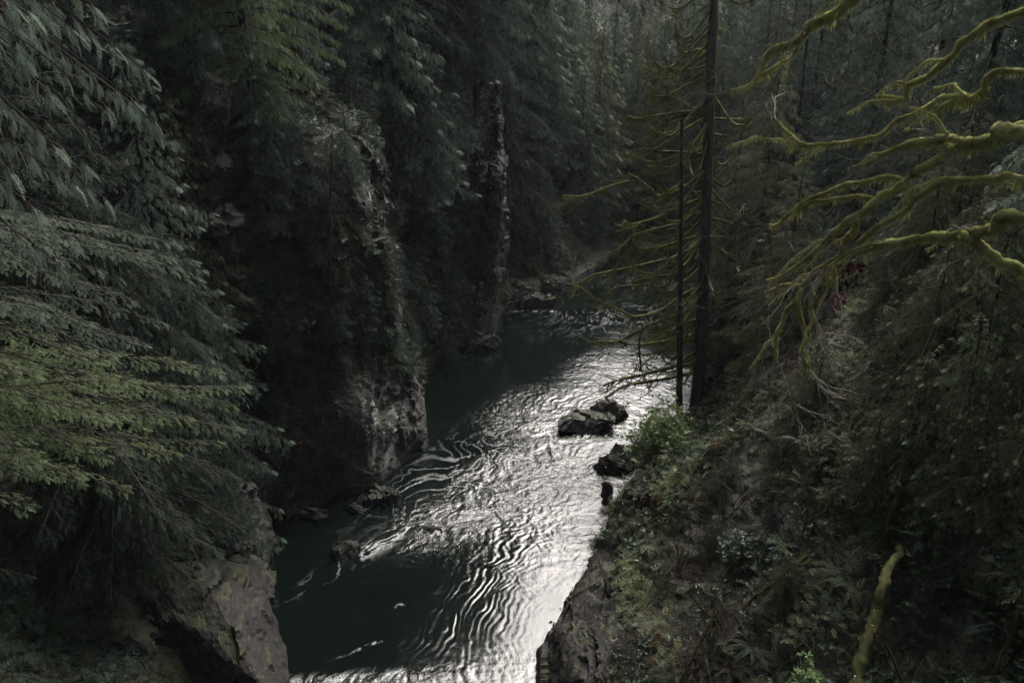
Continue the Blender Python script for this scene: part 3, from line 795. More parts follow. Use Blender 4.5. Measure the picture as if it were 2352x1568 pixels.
# ---- small trees and saplings clinging to the left cliff
GC = "small trees growing from the left cliff"
for key, px, py, h, lb in (
        ('sapC', 1072, 770, 4.6, "cedar leaning out low on the headland under the rock pillar"),
        ('sapC', 860, 290, 4.0, "small cedar directly above the white lichen patches"),
        ('sapC', 1010, 420, 6.0, "bushy cedar between the lichen wall and the rock pillar"),
        ('sapC', 1050, 330, 5.0, "pale tipped cedar hanging just left of the rock pillar"),
        ('sapC', 940, 270, 4.0, "cedar on the rim above the lichen wall, under the spire topped one"),
        ('sapC', 1000, 560, 4.5, "drooping cedar halfway up the wall right of the lichen patches"),
        ('sapC', 960, 760, 5.6, "feathery cedar in front of the cliff foot, tallest near the water"),
        ('sapC', 1030, 830, 4.2, "small cedar leaning over the water at the headland's foot"),
        ('sapH', 1020, 700, 4.0, "dark hemlock sapling beside the feathery cedar on the headland"),
        ('sapH', 620, 520, 5.0, "dark hemlock sapling right of the lower rock column"),
        ('sapH', 560, 640, 4.5, "hemlock sapling just under the mossy edged rock block"),
        ('sapH', 650, 400, 5.0, "dark sapling below the pale bare trunk"),
        ('sapH', 700, 470, 4.0, "dark sapling between the rock column and the thin dead snag"),
        ('sapH', 800, 250, 5.0, "shaded sapling right of the three bare trunks"),
        ('sapC', 600, 360, 5.5, "cedar sapling hanging to the right of the tall rock column"),
        ('sapH', 1080, 480, 3.5, "dwarf hemlock beside the foot of the rock pillar"),
        ('sapH', 350, 560, 5.0, "dark hemlock sapling left of the rock column's foot"),
        ('sapC', 900, 800, 2.6, "small cedar on top of the big bare bluff"),
        ('sapC', 830, 700, 3.4, "drooping cedar in the middle of the dark wall above the bare bluff"),
        ('sapH', 905, 660, 3.4, "dark hemlock on the ledge under the lichen patches"),
        ('sapC', 935, 790, 2.8, "small cedar on the upper rim of the bare bluff"),
        ('sapH', 760, 760, 3.2, "dark hemlock on the shaded wall left of the bare bluff"),
        ('sapC', 955, 600, 3.6, "cedar hanging off the right edge of the lichen covered wall"),
        ('sapH', 720, 600, 3.8, "dark hemlock low behind the thin snag"),
        ('sapC', 800, 420, 3.6, "drooping cedar at the left edge of the lichen covered wall"),
        ('sapH', 1190, 420, 5.5, "dark layered hemlock in the gap right of the rock pillar"),
        ('sapH', 1240, 500, 6.0, "shadowed hemlock with flat layers above the river boulders")):
    grow(key, px, py, h, lb, GC, cat='small tree')
# ---- wood at the bend, hazy
GB = "hazy wood at the river bend"
for key, px, D, ty, lb in (
        ('farB', 1215, 80, -300, "hazy hemlock standing closest to the right side of the rock pillar"),
        ('farA', 1255, 79, -40, "blue green cedar with clumpy drooping crown in the middle of the bend"),
        ('farA', 1300, 88, -120, "tall hazy cedar behind the clumpy blue green one"),
        ('farB', 1335, 80, 150, "slim conifer with a dark visible stem at the bend"),
        ('farC', 1370, 84, 60, "pale olive tree right of the slim dark stem at the bend"),
        ('farA', 1400, 92, 10, "pale cedar under the misty gap at the top"),
        ('farC', 1430, 91, 170, "olive green drooping tree over the far boulders"),
        ('farC', 1470, 94, 60, "light olive tree left of the mossy dead conifer's top"),
        ('farA', 1515, 93, 40, "grey green cedar behind the mossy branches' upper tips"),
        ('farC', 1555, 92, 60, "olive drooping tree directly behind the thin bare stem"),
        ('farA', 1600, 90, -30, "hazy cedar just left of the dead conifer's trunk"),
        ('farC', 1500, 89, 250, "low pale tree on the far bank behind the mossy branches"),
        ('farA', 1372, 79, 380, "low pale cedar overhanging the far water"),
        ('farC', 1325, 77, 420, "thin brownish tree on the far bank left of the mossy branches")):
    x, y = at_px(px, D, 300); z = ground_z(x, y)
    h = max(5, CAMZ + ray(px, ty)[2] / ray(px, ty)[1] * D - z)
    place(key, (x, y, z - .2), h, None, lb, GB, wid=1.15)
for px, D, ty in ((1445, 112, 0), (1505, 112, -20), (1590, 104, -40), (1405, 130, 10), (1475, 135, 0), (1545, 128, -10), (1600, 120, -30), (1310, 96, -60), (1240, 98, -300), (1330, 102, -80), (1380, 106, 20), (1450, 100, 30), (1490, 104, 20), (1540, 96, -10), (1580, 90, -60), (1290, 112, -200), (1420, 118, 25), (1480, 122, 15),
                  (1520, 116, 5), (1350, 125, 5), (1560, 112, -20), (1210, 110, -400), (1460, 88, 120), (1540, 86, 100), (1420, 90, 110), (1355, 92, 60)):
    x, y = at_px(px, D, 300); z = ground_z(x, y)
    h = max(5, CAMZ + ray(px, ty)[2] / ray(px, ty)[1] * D - z)
    place(random.choice(['farA', 'farB', 'farC', 'farA']), (x, y, z - .2), h, None, "misty conifer in the back rows of the wood at the river bend", "back rows of the wood at the bend")
# ---- right bank
GR1 = "conifers on the right slope"
for key, px, D, h, lb in (
        ('hemB', 1705, 50, 19, "dark hemlock right behind the dead conifer's trunk"),
        ('brown', 1780, 47, 19, "brownish bare hemlock in the dark at upper right centre"),
        ('hemB', 1850, 52, 22, "dark hemlock behind the topmost mossy maple limb"),
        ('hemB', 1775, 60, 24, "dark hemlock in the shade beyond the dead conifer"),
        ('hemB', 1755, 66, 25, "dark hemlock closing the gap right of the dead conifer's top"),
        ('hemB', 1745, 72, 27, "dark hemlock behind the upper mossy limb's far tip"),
        ('farB', 1650, 96, 24, "misty hemlock seen just right of the dead conifer's top"),
        ('cedA', 2010, 40, 20, "cedar with pale boughs at the top right, under the first mossy limb"),
        ('cedA', 2230, 34, 20, "cedar with light tips reaching the top right corner"),
        ('hemB', 2120, 46, 22, "shaded hemlock between the two pale cedars at top right"),
        ('hemB', 1930, 42, 15, "shaded hemlock behind the middle mossy limbs"),
        ('hemB', 2400, 40, 22, "dark hemlock at the right edge behind the maple"),
        ('brown', 1860, 37, 12, "low twiggy hemlock in the hollow below the mossy limbs")):
    stand(key, px, D, h, lb, GR1)
for px, D, h in ((1640, 105, 26), (1700, 112, 28), (1770, 105, 28), (1840, 96, 28), (1660, 120, 30), (1730, 92, 26), (1900, 90, 28), (1820, 80, 26), (1980, 72, 26), (2080, 66, 26), (1860, 58, 24), (1760, 58, 23), (1800, 68, 25), (1900, 62, 25), (2000, 58, 25), (2150, 60, 25), (2300, 52, 24), (1770, 74, 20), (1760, 84, 22), (1650, 88, 20), (2450, 60, 24), (1950, 78, 26), (2500, 28, 18), (2700, 20, 18), (2900, 34, 22)):
    stand(random.choice(['hemB', 'farB', 'cedB']), px, D, h, "dark conifer deep in the shaded wood high on the right slope", "background wood on the right slope")
for key, px, py, h, lb in (
        ('sapO', 2120, 900, 4.6, "leafy cedar in the middle of the right edge thicket, under the maple fork"),
        ('sapO', 2260, 830, 5.0, "cedar at the right edge below the thick lower mossy limb"),
        ('sapO', 2200, 1020, 3.8, "cedar sapling with sprawling boughs halfway down the right slope"),
        ('sapO', 2060, 700, 4.5, "cedar right of the dull red bush"),
        ('sapO', 2300, 620, 5.0, "cedar behind the drooping end of the lower mossy limb"),
        ('sapO', 2180, 560, 5.0, "shaded cedar seen through the fork of the maple"),
        ('sapO', 1990, 1130, 2.6, "dwarf cedar over the dark sword fern on the right slope"),
        ('sapO', 2300, 1180, 3.2, "small cedar low at the right edge above the ferns"),
        ('sapO', 2080, 1040, 3.4, "cedar sapling below the dull red bushes, left of the sprawling one"),
        ('sapO', 2330, 980, 3.6, "cedar sapling cut by the right edge at mid height"),
        ('sapO', 2180, 760, 4.2, "cedar under the middle of the lower mossy limb"),
        ('sapO', 2120, 640, 4.5, "cedar showing between the lower limb and the thin one"),
        ('sapC', 2330, 450, 6.0, "greyish cedar behind the upper limbs at the right edge"),
        ('sapC', 2140, 420, 6.0, "greyish cedar behind the maple's main fork"),
        ('sapO', 2230, 1130, 2.6, "dwarf cedar between the two lower right cedars"),
        ('sapH', 1800, 760, 3.6, "dark sapling under the drooping limb tips"),
        ('sapH', 1850, 600, 4.6, "dark sapling left of the dull red bush"),
        ('sapC', 2050, 300, 7.0, "dim cedar behind the middle mossy limbs"),
        ('sapC', 1900, 330, 7.0, "dim cedar behind the upper mossy limb tips"),
        ('sapO', 1730, 960, 2.8, "low cedar sapling beyond the dead conifer's foot"),
        ('sapO', 1800, 1070, 2.4, "low cedar sapling in the brown tangle at the middle of the right slope"),
        ('sapH', 1670, 1120, 2.0, "tiny dark hemlock right of the green bush"),
        ('sapO', 1860, 950, 3.0, "cedar sapling under the hanging mossy limb ends"),
        ('sapH', 1640, 1270, 1.6, "tiny dark hemlock above the rock shelf"),
        ('sapO', 1800, 1370, 1.8, "tiny cedar left of the glossy fern clumps"),
        ('sapH', 1760, 520, 5.0, "dark sapling between the dead conifer and the maple twigs"),
        ('sapH', 1720, 700, 4.0, "dark sapling just right of the dead conifer's lower trunk"),
        ('sapH', 1900, 480, 5.0, "shaded hemlock sapling behind the centre of the maple")):
    grow(key, px, py, h, lb, "small evergreens on the right slope", cat='small tree')

# unseen trees added on both sides of the viewpoint to shade the near slopes
for x, y, h in ((15, 2, 26), (24, 19, 26), (10, -5, 24), (17, -4, 26), (26, 3, 26), (-16, 3, 26), (-11, -5, 25), (-20, -2, 26), (-19, 11, 26), (5, -12, 26), (-4, -13, 26)):
    place(random.choice(['hemB', 'cedA', 'hemA']), (x, y, ground_z(x, y) - .3), h, None, "tall unseen conifer added beside the viewpoint to shade the near slopes", "added shade conifers beside the viewpoint")

# ------------------------------------------------------------------ foreground conifers, left
random.seed(31); np.random.seed(31)
def near_tree(name, trunk_xy, z0, z1, tr, boughs, kind, size, mf, label, width=1.3, step=.26, sstep=.2, droop=.3, spr_droop=.35, arch=.0, sag=.5, fillz=None, br=.03, group=None):
    x, y = trunk_xy
    z0 = ground_z(x, y) - .3 if z0 is None else z0
    root = empty(name, (x, y, z0), label, 'tree', group)
    g = Geo(); n = 14; zz = np.linspace(z0, z1, n)
    P = np.column_stack([x + .15 * np.sin(zz / 5), y + .1 * np.cos(zz / 4), zz])
    g.tube(P, np.linspace(tr, tr * .35, n), 12, .06); g.make('trunk', M['bark'], root, True, (x, y, z0))
    gb, gf = Geo(), Geo()
    allb = []
    for bi, (px, py, D, dz) in enumerate(boughs):
        if kind == 'hemn' and len(boughs) > 10 and bi % 4 == 3: continue
        tip = atD(px, py, D); o = np.array([x, y, tip[2] + dz * (1 if kind == 'cedn' else random.uniform(.3, 1.0))])
        allb.append((o, tip))
    if fillz:
        zf0, zf1, cnt, L = fillz
        for i in range(cnt):
            z = zf0 + (zf1 - zf0) * (i + random.random()) / cnt; az = i * 2.4 + random.random() * .6
            Lr = L * random.uniform(.6, 1.1) * (1 - .45 * i / cnt)
            allb.append((np.array([x, y, z]), np.array([x + math.cos(az) * Lr, y + math.sin(az) * Lr, z - Lr * .45])))
    for o, tip in allb:
        L = np.linalg.norm(tip - o); d = tip - o; t = np.linspace(0, 1, 7)[:, None]
        sd = np.cross(d, [0, 0, 1.]); sd /= np.linalg.norm(sd) + 1e-9
        P = o + d * t + np.array([0, 0, 1.]) * L * sag * .35 * np.sin(t * math.pi) + sd * np.sin(t * math.pi) * random.uniform(-.08, .08) * L
        P += np.random.uniform(-.04, .04, P.shape) * L * .3
        P[0], P[-1] = o, tip
        limb(gf, gb, P, width, kind, size, step, sstep, droop, br, .22, .95, spr_droop, ang=58 if kind == 'hemn' else 42, upj=.35 if kind == 'hemn' else .5)
    gb.make('branches', M['bark'], root, False, (x, y, z0)); gf.make('crown', mf, root, False, (x, y, z0))
    return root
near_tree('cedar_tree', (-9.6, 9.5), None, 34, .45,
          [(330, 160, 11, 1.2), (255, 100, 10.5, 1.2), (160, 60, 10, 1.3), (395, 312, 13, 2.2), (350, 275, 12.3, 2.0), (190, 372, 9.8, 1.6), (120, 330, 9.0, 1.4), (235, 452, 10, 1.7),
           (165, 420, 9.5, 1.5), (155, 545, 9.6, 1.8), (70, 470, 8.8, 1.5), (130, 602, 9.6, 1.9), (60, 560, 9.0, 1.6), (110, 210, 9.2, 1.2), (40, 120, 8.8, 1.0), (240, 240, 11, 1.6),
           (300, 225, 11.6, 1.7), (60, 20, 9, .9), (210, 10, 10.5, 1.0), (20, 390, 8.4, 1.4)],
          'cedn', .27, M['cedar_near'], "foreground cedar with pale drooping fronds reaching in from the upper left edge", width=.62, step=.22, sstep=.13, droop=.75, spr_droop=.95, sag=.6, fillz=(27, 33, 5, 2.4))
near_tree('hemlock_tree', (-16.4, 15.5), None, 24, .32,
          [(440, 598, 18.5, 1.6), (455, 640, 18, 1.5), (400, 560, 19, 1.7), (330, 560, 18, 1.5), (370, 740, 17.5, 1.6), (300, 690, 16.5, 1.5), (220, 620, 17, 1.6), (130, 650, 16, 1.4),
           (200, 740, 15.5, 1.4), (90, 720, 15, 1.3), (330, 790, 16.5, 1.5), (420, 690, 18.5, 1.6), (270, 530, 19.5, 1.8), (60, 600, 16, 1.4), (250, 810, 15.8, 1.5), (380, 620, 17, 1.5)],
          'hemn', .19, M['hemlock_grey'], "hemlock with spreading layered boughs at mid left above the sword fern", width=1.0, step=.19, sstep=.075, droop=.08, spr_droop=.15, sag=.25, fillz=None)
near_tree('hemlock_tree', (-15.6, 14.5), None, 19, .28,
          [(548, 888, 17.5, 1.2), (545, 985, 17.2, 1.3), (500, 850, 17.8, 1.2), (440, 845, 17, 1.2), (530, 930, 17.2, 1.3), (500, 1015, 16.5, 1.4), (430, 960, 16, 1.2), (370, 900, 16, 1.2), (400, 1040, 15.5, 1.3),
           (300, 870, 15.5, 1.1), (230, 830, 15, 1.0), (150, 830, 14.4, 1.0), (80, 860, 14, .9), (240, 960, 14.3, 1.1), (240, 1050, 14, 1.2), (150, 980, 13.6, 1.0), (285, 1120, 14, 1.4), (180, 1090, 13.4, 1.2),
           (80, 1060, 13, 1.1), (20, 960, 13, .9), (60, 1160, 12.8, 1.2), (330, 980, 15, 1.2)],
          'hemn', .19, M['hemlock'], "hemlock with the brightest yellow green layered boughs, lower left over the canyon", width=1.05, step=.18, sstep=.075, droop=.08, spr_droop=.15, sag=.25)
near_tree('hemlock_sapling', (-13.4, 11.6), None, 12, .12,
          [(125, 1560, 12.5, .8), (70, 1500, 12.8, .8), (60, 1320, 13.4, .7)],
          'hemn', .19, M['hemlock_dark'], "small dark hemlock tucked into the bottom left corner", width=.6, step=.16, sstep=.07, droop=.2)

M['moss_mid'] = moss_mat('olive_moss', (.035, .04, .014), (.16, .165, .06), (.06, .045, .018))
# ------------------------------------------------------------------ moss helpers
def fuzz(g, P, rad, dens, ln, hang=.2, wd=.16):
    """moss tufts standing off a limb and hanging from its underside"""
    P = np.asarray(P); seg = np.linalg.norm(np.diff(P, axis=0), axis=1); L = seg.sum()
    n = max(6, int(L * dens)); u = np.random.rand(n) * (len(P) - 1.001); i = u.astype(int); f = (u - i)[:, None]
    c = P[i] * (1 - f) + P[i + 1] * f; rr = np.interp(u, np.arange(len(P)), np.broadcast_to(rad, (len(P),)))
    d = np.random.normal(size=(n, 3)); T = P[i + 1] - P[i]; T /= np.linalg.norm(T, axis=1)[:, None] + 1e-9
    d -= (d * T).sum(1)[:, None] * T; d /= np.linalg.norm(d, axis=1)[:, None]
    s = ln * np.random.uniform(.4, 1.2, n)
    hm = (d[:, 2] < -.1) & (np.random.rand(n) < hang)
    s[hm] *= 3.2
    pos = c + d * (rr * .8)[:, None]
    dd = d + T * np.random.uniform(-.6, .6, n)[:, None]; dd[hm] = np.array([0, 0, -1.]) + np.random.uniform(-.15, .15, (hm.sum(), 3))
    g.inst(TP['blade'][0], frames(pos, dd, np.random.normal(size=(n, 3)), s))
def twig_tree(g, p, d, L, r, depth, sag=.1, spread=.5):
    """a bare twig with finer twigs leaving it"""
    n = 7; P = [np.array(p, float)]; d = np.array(d, float); d /= np.linalg.norm(d)
    for i in range(n):
        d = d + np.random.normal(size=3) * .11 + np.array([0, 0, -sag * .2]); d /= np.linalg.norm(d)
        P.append(P[-1] + d * L / n)
    P = np.array(P); g.tube(P, np.linspace(r, r * .45, n + 1), 3)
    if depth > 0:
        for k in range(random.randint(3, 6)):
            i = random.randint(1, n); dd = P[min(i + 1, n)] - P[i - 1]; dd /= np.linalg.norm(dd) + 1e-9
            dd = dd + np.random.normal(size=3) * spread * .6
            twig_tree(g, P[i], dd, L * random.uniform(.3, .6), r * .62, depth - 1, sag, spread)
    return P

# ------------------------------------------------------------------ mossy maple on the right
random.seed(12); np.random.seed(12)
def c3(x, y): return (1552 + .5039 * x, .5039 * y)
def c4(x, y): return (1787.5 + .36 * x, 282 + .36 * y)
mtx, mty = 13.6, 13.5
mz = ground_z(mtx, mty) - .3
maple = empty('mossy_maple', (mtx, mty, mz), "bare maple with thick bright moss on forking limbs, reaching in from the right edge", 'tree')
trP = np.array([[mtx, mty, mz], [mtx - .1, mty + .1, mz + 3], [mtx - .5, mty + .2, mz + 6], [mtx - .6, mty + .4, mz + 10], [mtx - .4, mty + .5, mz + 15]])
g = Geo(); tp = spline(trP, 20); g.tube(tp, np.linspace(.38, .16, 20), 12, .08)
ob = g.make('trunk', M['moss_dark'], maple, True, (mtx, mty, mz))
tk = lambda h: np.array([np.interp(h, trP[:, 2] - mz, trP[:, 0]), np.interp(h, trP[:, 2] - mz, trP[:, 1]), mz + h])
# (crop fn, points, depth at start, depth at end, radius start, radius end, from trunk?)
LIMBS = [
 (c4, [(1568, 60), (1400, 100), (1240, 130), (1120, 100), (1000, 110), (870, 135), (750, 165), (620, 215), (560, 265)], 13.6, 15.5, .10, .022, 1),
 (c4, [(1120, 110), (1070, 195), (950, 270), (860, 330), (760, 410), (640, 480), (560, 560), (500, 640), (470, 700), (420, 780), (400, 850), (340, 880), (260, 930), (180, 1010), (150, 1040), (60, 1030), (0, 1045), (-90, 1072)], 14.2, 16.3, .085, .02, 0),
 (c4, [(150, 1040), (130, 1120), (60, 1200), (10, 1300), (-15, 1400), (-20, 1500)], 15.9, 16.0, .05, .028, 0),
 (c4, [(150, 1050), (130, 1150), (150, 1260), (175, 1380), (160, 1450), (188, 1568)], 15.8, 15.7, .045, .022, 0),
 (c4, [(340, 880), (365, 940), (372, 990), (345, 1050)], 15.5, 15.4, .028, .016, 0),
 (c4, [(335, 945), (265, 1000), (230, 1070), (210, 1150), (210, 1200), (240, 1262)], 15.6, 15.5, .034, .022, 0),
 (c4, [(560, 570), (440, 620), (350, 700), (270, 780), (190, 860), (100, 930), (0, 980), (-70, 1012)], 15.0, 16.2, .052, .02, 0),
 (c4, [(640, 480), (570, 480), (500, 468), (380, 480), (270, 490), (200, 520), (130, 560)], 15.0, 16.0, .038, .02, 0),
 (c4, [(800, 360), (680, 350), (560, 375), (450, 390), (330, 420), (200, 490), (100, 560), (0, 640), (-60, 650)], 14.8, 16.5, .036, .014, 0),
 (c4, [(1568, 610), (1400, 660), (1250, 700), (1120, 715), (1000, 715), (850, 750), (700, 770), (560, 790), (450, 830), (400, 860)], 13.0, 15.4, .078, .045, 1),
 (c4, [(1150, 715), (1260, 770), (1340, 830), (1420, 890), (1500, 910), (1600, 970), (1700, 990)], 13.6, 12.8, .085, .04, 0),
 (c4, [(1620, 360), (1400, 340), (1200, 345), (1050, 370), (960, 420), (880, 480), (800, 550), (700, 620), (620, 670), (560, 720), (500, 775)], 13.4, 15.0, .036, .018, 1),
 (c3, [(1230, 430), (1075, 520), (1000, 560), (940, 605), (850, 630), (720, 655), (620, 660), (560, 640), (500, 590), (455, 545)], 15.2, 17.2, .04, .014, 0),
 (c3, [(1587, 330), (1400, 420), (1330, 440), (1230, 440)], 14, 15.2, .045, .04, 1),
 (c3, [(1280, 440), (1240, 490), (1218, 545)], 15.0, 15.0, .035, .02, 0),
 (c3, [(1900, -260), (1400, -230), (1000, -100), (800, 0), (740, 50), (640, 100), (590, 140), (540, 190), (450, 220), (410, 255)], 13.6, 17, .085, .03, 1),
 (c3, [(640, 100), (590, 150), (520, 260), (400, 340), (330, 390), (250, 410)], 16.4, 17.5, .03, .012, 0),
 (c3, [(1900, -60), (1587, 40), (1460, 90), (1380, 150), (1300, 210), (1230, 280), (1150, 350), (1060, 400), (1050, 450), (990, 450), (940, 440)], 13.4, 16, .042, .026, 1),
 (c3, [(1587, 560), (1480, 590), (1380, 640), (1250, 625), (1190, 632)], 13.8, 14.6, .045, .03, 0),
 (c3, [(630, 660), (580, 665), (520, 640), (480, 600)], 16.5, 17, .02, .01, 0),
]
gtw = Geo(); limbs_pts = []
for fn, pts, d0, d1, r0, r1, ft in LIMBS:
    m = len(pts); P = np.array([atD(*fn(*p), d0 + (d1 - d0) * i / (m - 1)) for i, p in enumerate(pts)])
    if ft:
        h = np.clip(P[0, 2] - mz - 1.2, 1.5, 14); P = np.vstack([tk(h), P]); r0 *= 1.15
    n = max(24, int(np.linalg.norm(np.diff(P, axis=0), axis=1).sum() / .06)); S = spline(P, n)
    S += .035 * np.stack([fbm(S * 3 + k * 9, 4, 60 + k) for k in range(3)], 1)
    rad = 1.0 * np.linspace(r0, r1, n) * (1 + .34 * fbm(S * 5, 4, 71, .7)) + .004
    g = Geo(); g.tube(S, rad, 11, .16)
    lo = g.make('limb', M['moss'], maple, True, (mtx, mty, mz))
    gm = Geo(); fuzz(gm, S, rad, 3200 * (rad.mean() / .05) ** .6, .034, .14, .18)
    # hanging tufts in clumps
    for k in range(int(n * .05)):
        i = random.randint(0, n - 1); q = S[i] + np.array([0, 0, -rad[i] * .6]); c = np.random.randint(12, 40)
        pos = q + np.random.normal(size=(c, 3)) * [.04, .04, .03]
        gm.inst(TP['blade'][0], frames(pos, np.random.normal(size=(c, 3)) * .12 + [0, 0, -1], np.random.normal(size=(c, 3)), np.random.uniform(.06, .24, c)))
    mo = gm.make('moss', M['moss'], lo, False, (mtx, mty, mz))
    limbs_pts.append((S, rad))
g2 = Geo(); extra = []
for S, rad in limbs_pts[:]:
    n = len(S)
    for k in range(max(1, int(n * .026))):
        i = random.randint(n // 4, n - 2); T = S[min(i + 2, n - 1)] - S[max(i - 2, 0)]; T /= np.linalg.norm(T) + 1e-9
        d_ = T * .8 + np.array([-.35, .1, random.choice([-.5, .35])]) + np.random.normal(size=3) * .35; L = random.uniform(.35, 1.3)
        q = spline([S[i], S[i] + d_ * L * .45 + [0, 0, .05], S[i] + d_ * L + np.array([0, 0, -.22 * L])], max(10, int(L / .05)))
        q += .045 * np.stack([fbm(q * 3 + j * 5 + k, 3, 160 + j) for j in range(3)], 1)
        rr_ = np.linspace(min(.022, rad[i] * .6), .008, len(q)); g2.tube(q, rr_, 7, .2); fuzz(g2, q, rr_, 900, .035, .2, .18); extra.append((q, rr_))
g2.make('small_limbs', M['moss'], maple, False, (mtx, mty, mz))
for S, rad in limbs_pts + extra[::12]:
    n = len(S)
    for k in range(int(n * .015) + 2):
        i = int(n * (1 - random.random() ** 1.6 * .95)) - 1; T = S[min(i + 2, n - 1)] - S[max(i - 2, 0)]; T /= np.linalg.norm(T) + 1e-9
        d = T * .9 + np.array([-.7, .25, .1]) + np.random.normal(size=3) * .45
        twig_tree(gtw, S[i], d, random.uniform(.6, 1.9), .009, 2, .05, .6)
    T = S[-1] - S[-4]
    for k in range(3): twig_tree(gtw, S[-1], T / (np.linalg.norm(T) + 1e-9) + np.random.normal(size=3) * .25, random.uniform(.6, 1.6), .011, 2, .0, .5)
gtw.make('twigs', M['twig'], maple, False, (mtx, mty, mz))

# little leafy ferns riding the lower limb
def fern(name, loc, n, L, label, group=None, up=(0, 0, 1), seed=0, mat='fern', spread=6.28, az0=0, parent=None):
    random.seed(seed); np.random.seed(seed)
    g = Geo(); up = np.array(up, float); up /= np.linalg.norm(up)
    tpl = FERN_T
    for i in range(n):
        az = az0 + spread * i / n + random.uniform(-.25, .25); ln = L * random.uniform(.65, 1.1)
        e = random.uniform(.5, 1.15)
        d = np.array([math.cos(az) * math.cos(e), math.sin(az) * math.cos(e), math.sin(e)]) + up * .15
        # bend the flat frond template along an arch
        V, Q = tpl; x = V[:, 0] * ln; bend = 1.9 * (1.1 - e * .3)
        hd = np.array([math.cos(az), math.sin(az), 0]); sd = np.array([-hd[1], hd[0], 0])
        th = e - bend * V[:, 0] * .75
        # integrate the arch
        u = np.linspace(0, 1.1, 24); tt = e - bend * u * .75
        cx = np.concatenate([[0], np.cumsum(np.cos(tt) * 1.1 / 23)])[:24] * ln; cz = np.concatenate([[0], np.cumsum(np.sin(tt) * 1.1 / 23)])[:24] * ln
        X = np.interp(V[:, 0], u, cx); Z = np.interp(V[:, 0], u, cz)
        W3 = X[:, None] * hd + (V[:, 1] * ln)[:, None] * sd + Z[:, None] * np.array([0, 0, 1.]) + (V[:, 2] * ln)[:, None] * np.array([0, 0, 1.])
        g.add(W3, Q)
    o = g.make(name, M[mat], parent)
    if parent is None: o.location = Vector([float(v) for v in loc]); tag(o, label, 'fern', group)
    return o
FERN_T = spray_tpl(20, .17, .035, 72, 0, 40, 0, .12, .08)
random.seed(40)
GF = "sword ferns on the canyon sides"
for i, (px, py, L, n, lb) in enumerate((
        (468, 722, .95, 12, "pale sword fern on the ledge just right of the mid left hemlock"),
        (575, 990, 1.0, 16, "sword fern hanging at the tip of the bright hemlock boughs"),
        (300, 1195, .9, 14, "sword fern under the lower left hemlock boughs"),
        (200, 1305, .8, 8, "small dark fern left of the mossy slab"),
        (500, 590, .8, 6, "fern with flat pale fronds under the mossy edged block"),
        (540, 765, .8, 10, "fern below the pale sword fern on the left wall"),
        (380, 1250, .7, 8, "little fern on the moss above the tan slab"),
        (2000, 1070, 1.3, 16, "big dark sword fern in the middle of the right slope"),
        (1960, 1345, 1.0, 16, "glossy fern clump left of the fungus covered trunk"),
        (1920, 1390, .8, 10, "lower glossy fern left of the fungus covered trunk"),
        (1800, 1250, .8, 10, "fern on the mossy hump right of the dark leafy bush"),
        (1730, 1490, .9, 16, "broad fern clump near the bottom, left of the bright leafy shoot"),
        (1680, 1540, .8, 12, "fern at the bottom edge above the right bank rock"),
        (2290, 1440, .9, 12, "fern on the mossy knob at lower right"),
        (2340, 1330, .9, 10, "fern at the right edge over the grey rock face"),
        (2120, 1240, .8, 10, "fern right of the top of the fungus covered trunk"),
        (1765, 1000, 1.0, 12, "fern in the brown tangle beyond the dead conifer's foot"),
        (1700, 1090, .9, 12, "fern on the slope right of the green bush"),
        (1840, 1020, 1.0, 12, "fern under the drooping tips of the maple"),
        (1500, 1190, .7, 10, "drooping fern right at the bright water below the green bush"),
        (700, 840, .7, 9, "small fern on the dark wall right of the left ravine"),
        (930, 600, .8, 9, "fern on the wall beneath the pale lichen patches"),
        (1850, 1120, .8, 8, "fern in the brown tangle left of the big dark sword fern"))):
    p = hit(px, py); fern('sword_fern', (p[0], p[1], p[2] - .02), n, L, lb, GF, seed=300 + i)
pf = atD(*c4(640, 765), 14.9); fern('small_fern', pf + [0, 0, .04], 7, .22, "tiny fern growing on the thick lower mossy limb", None, seed=390, mat='fern')
pf = atD(*c4(1150, 700), 13.8); fern('small_fern', pf + [0, 0, .06], 8, .26, "tiny fern where the lower mossy limb forks", None, seed=391, mat='fern')

# ------------------------------------------------------------------ dead mossy conifer over the river
random.seed(21); np.random.seed(21)
def pole_z(px, py, D):
    return atD(px, py, D)
D0 = 45.0
b0 = atD(1606, 872, D0); b1 = atD(1640, 0, D0)
bz = ground_z(b0[0], b0[1]) - .4
dirn = (b1 - b0) / (b1[2] - b0[2])
base = b0 + dirn * (bz - b0[2]); topp = b0 + dirn * (30 - b0[2])
snag = empty('dead_conifer', base, "tall dead conifer with mossy upswept branches in front of the river bend", 'tree')
g = Geo(); zz = np.linspace(0, 1, 30); P = base + (topp - base) * zz[:, None] + .05 * np.stack([fbm(zz[:, None] * [6, 0, 0] + k, 3, 90 + k) for k in range(3)], 1)
rad = np.interp(zz, [0, .06, .8, 1], [.50, .40, .24, .10]); g.tube(P, rad, 14, .09)
g.make('trunk', M['bark_grey'], snag, True, base)
def crop2(x, y): return (1270 + .3 * x, 451.6 + .3 * y)
def crop1(x, y): return (1270 + .3 * x, .3 * y)
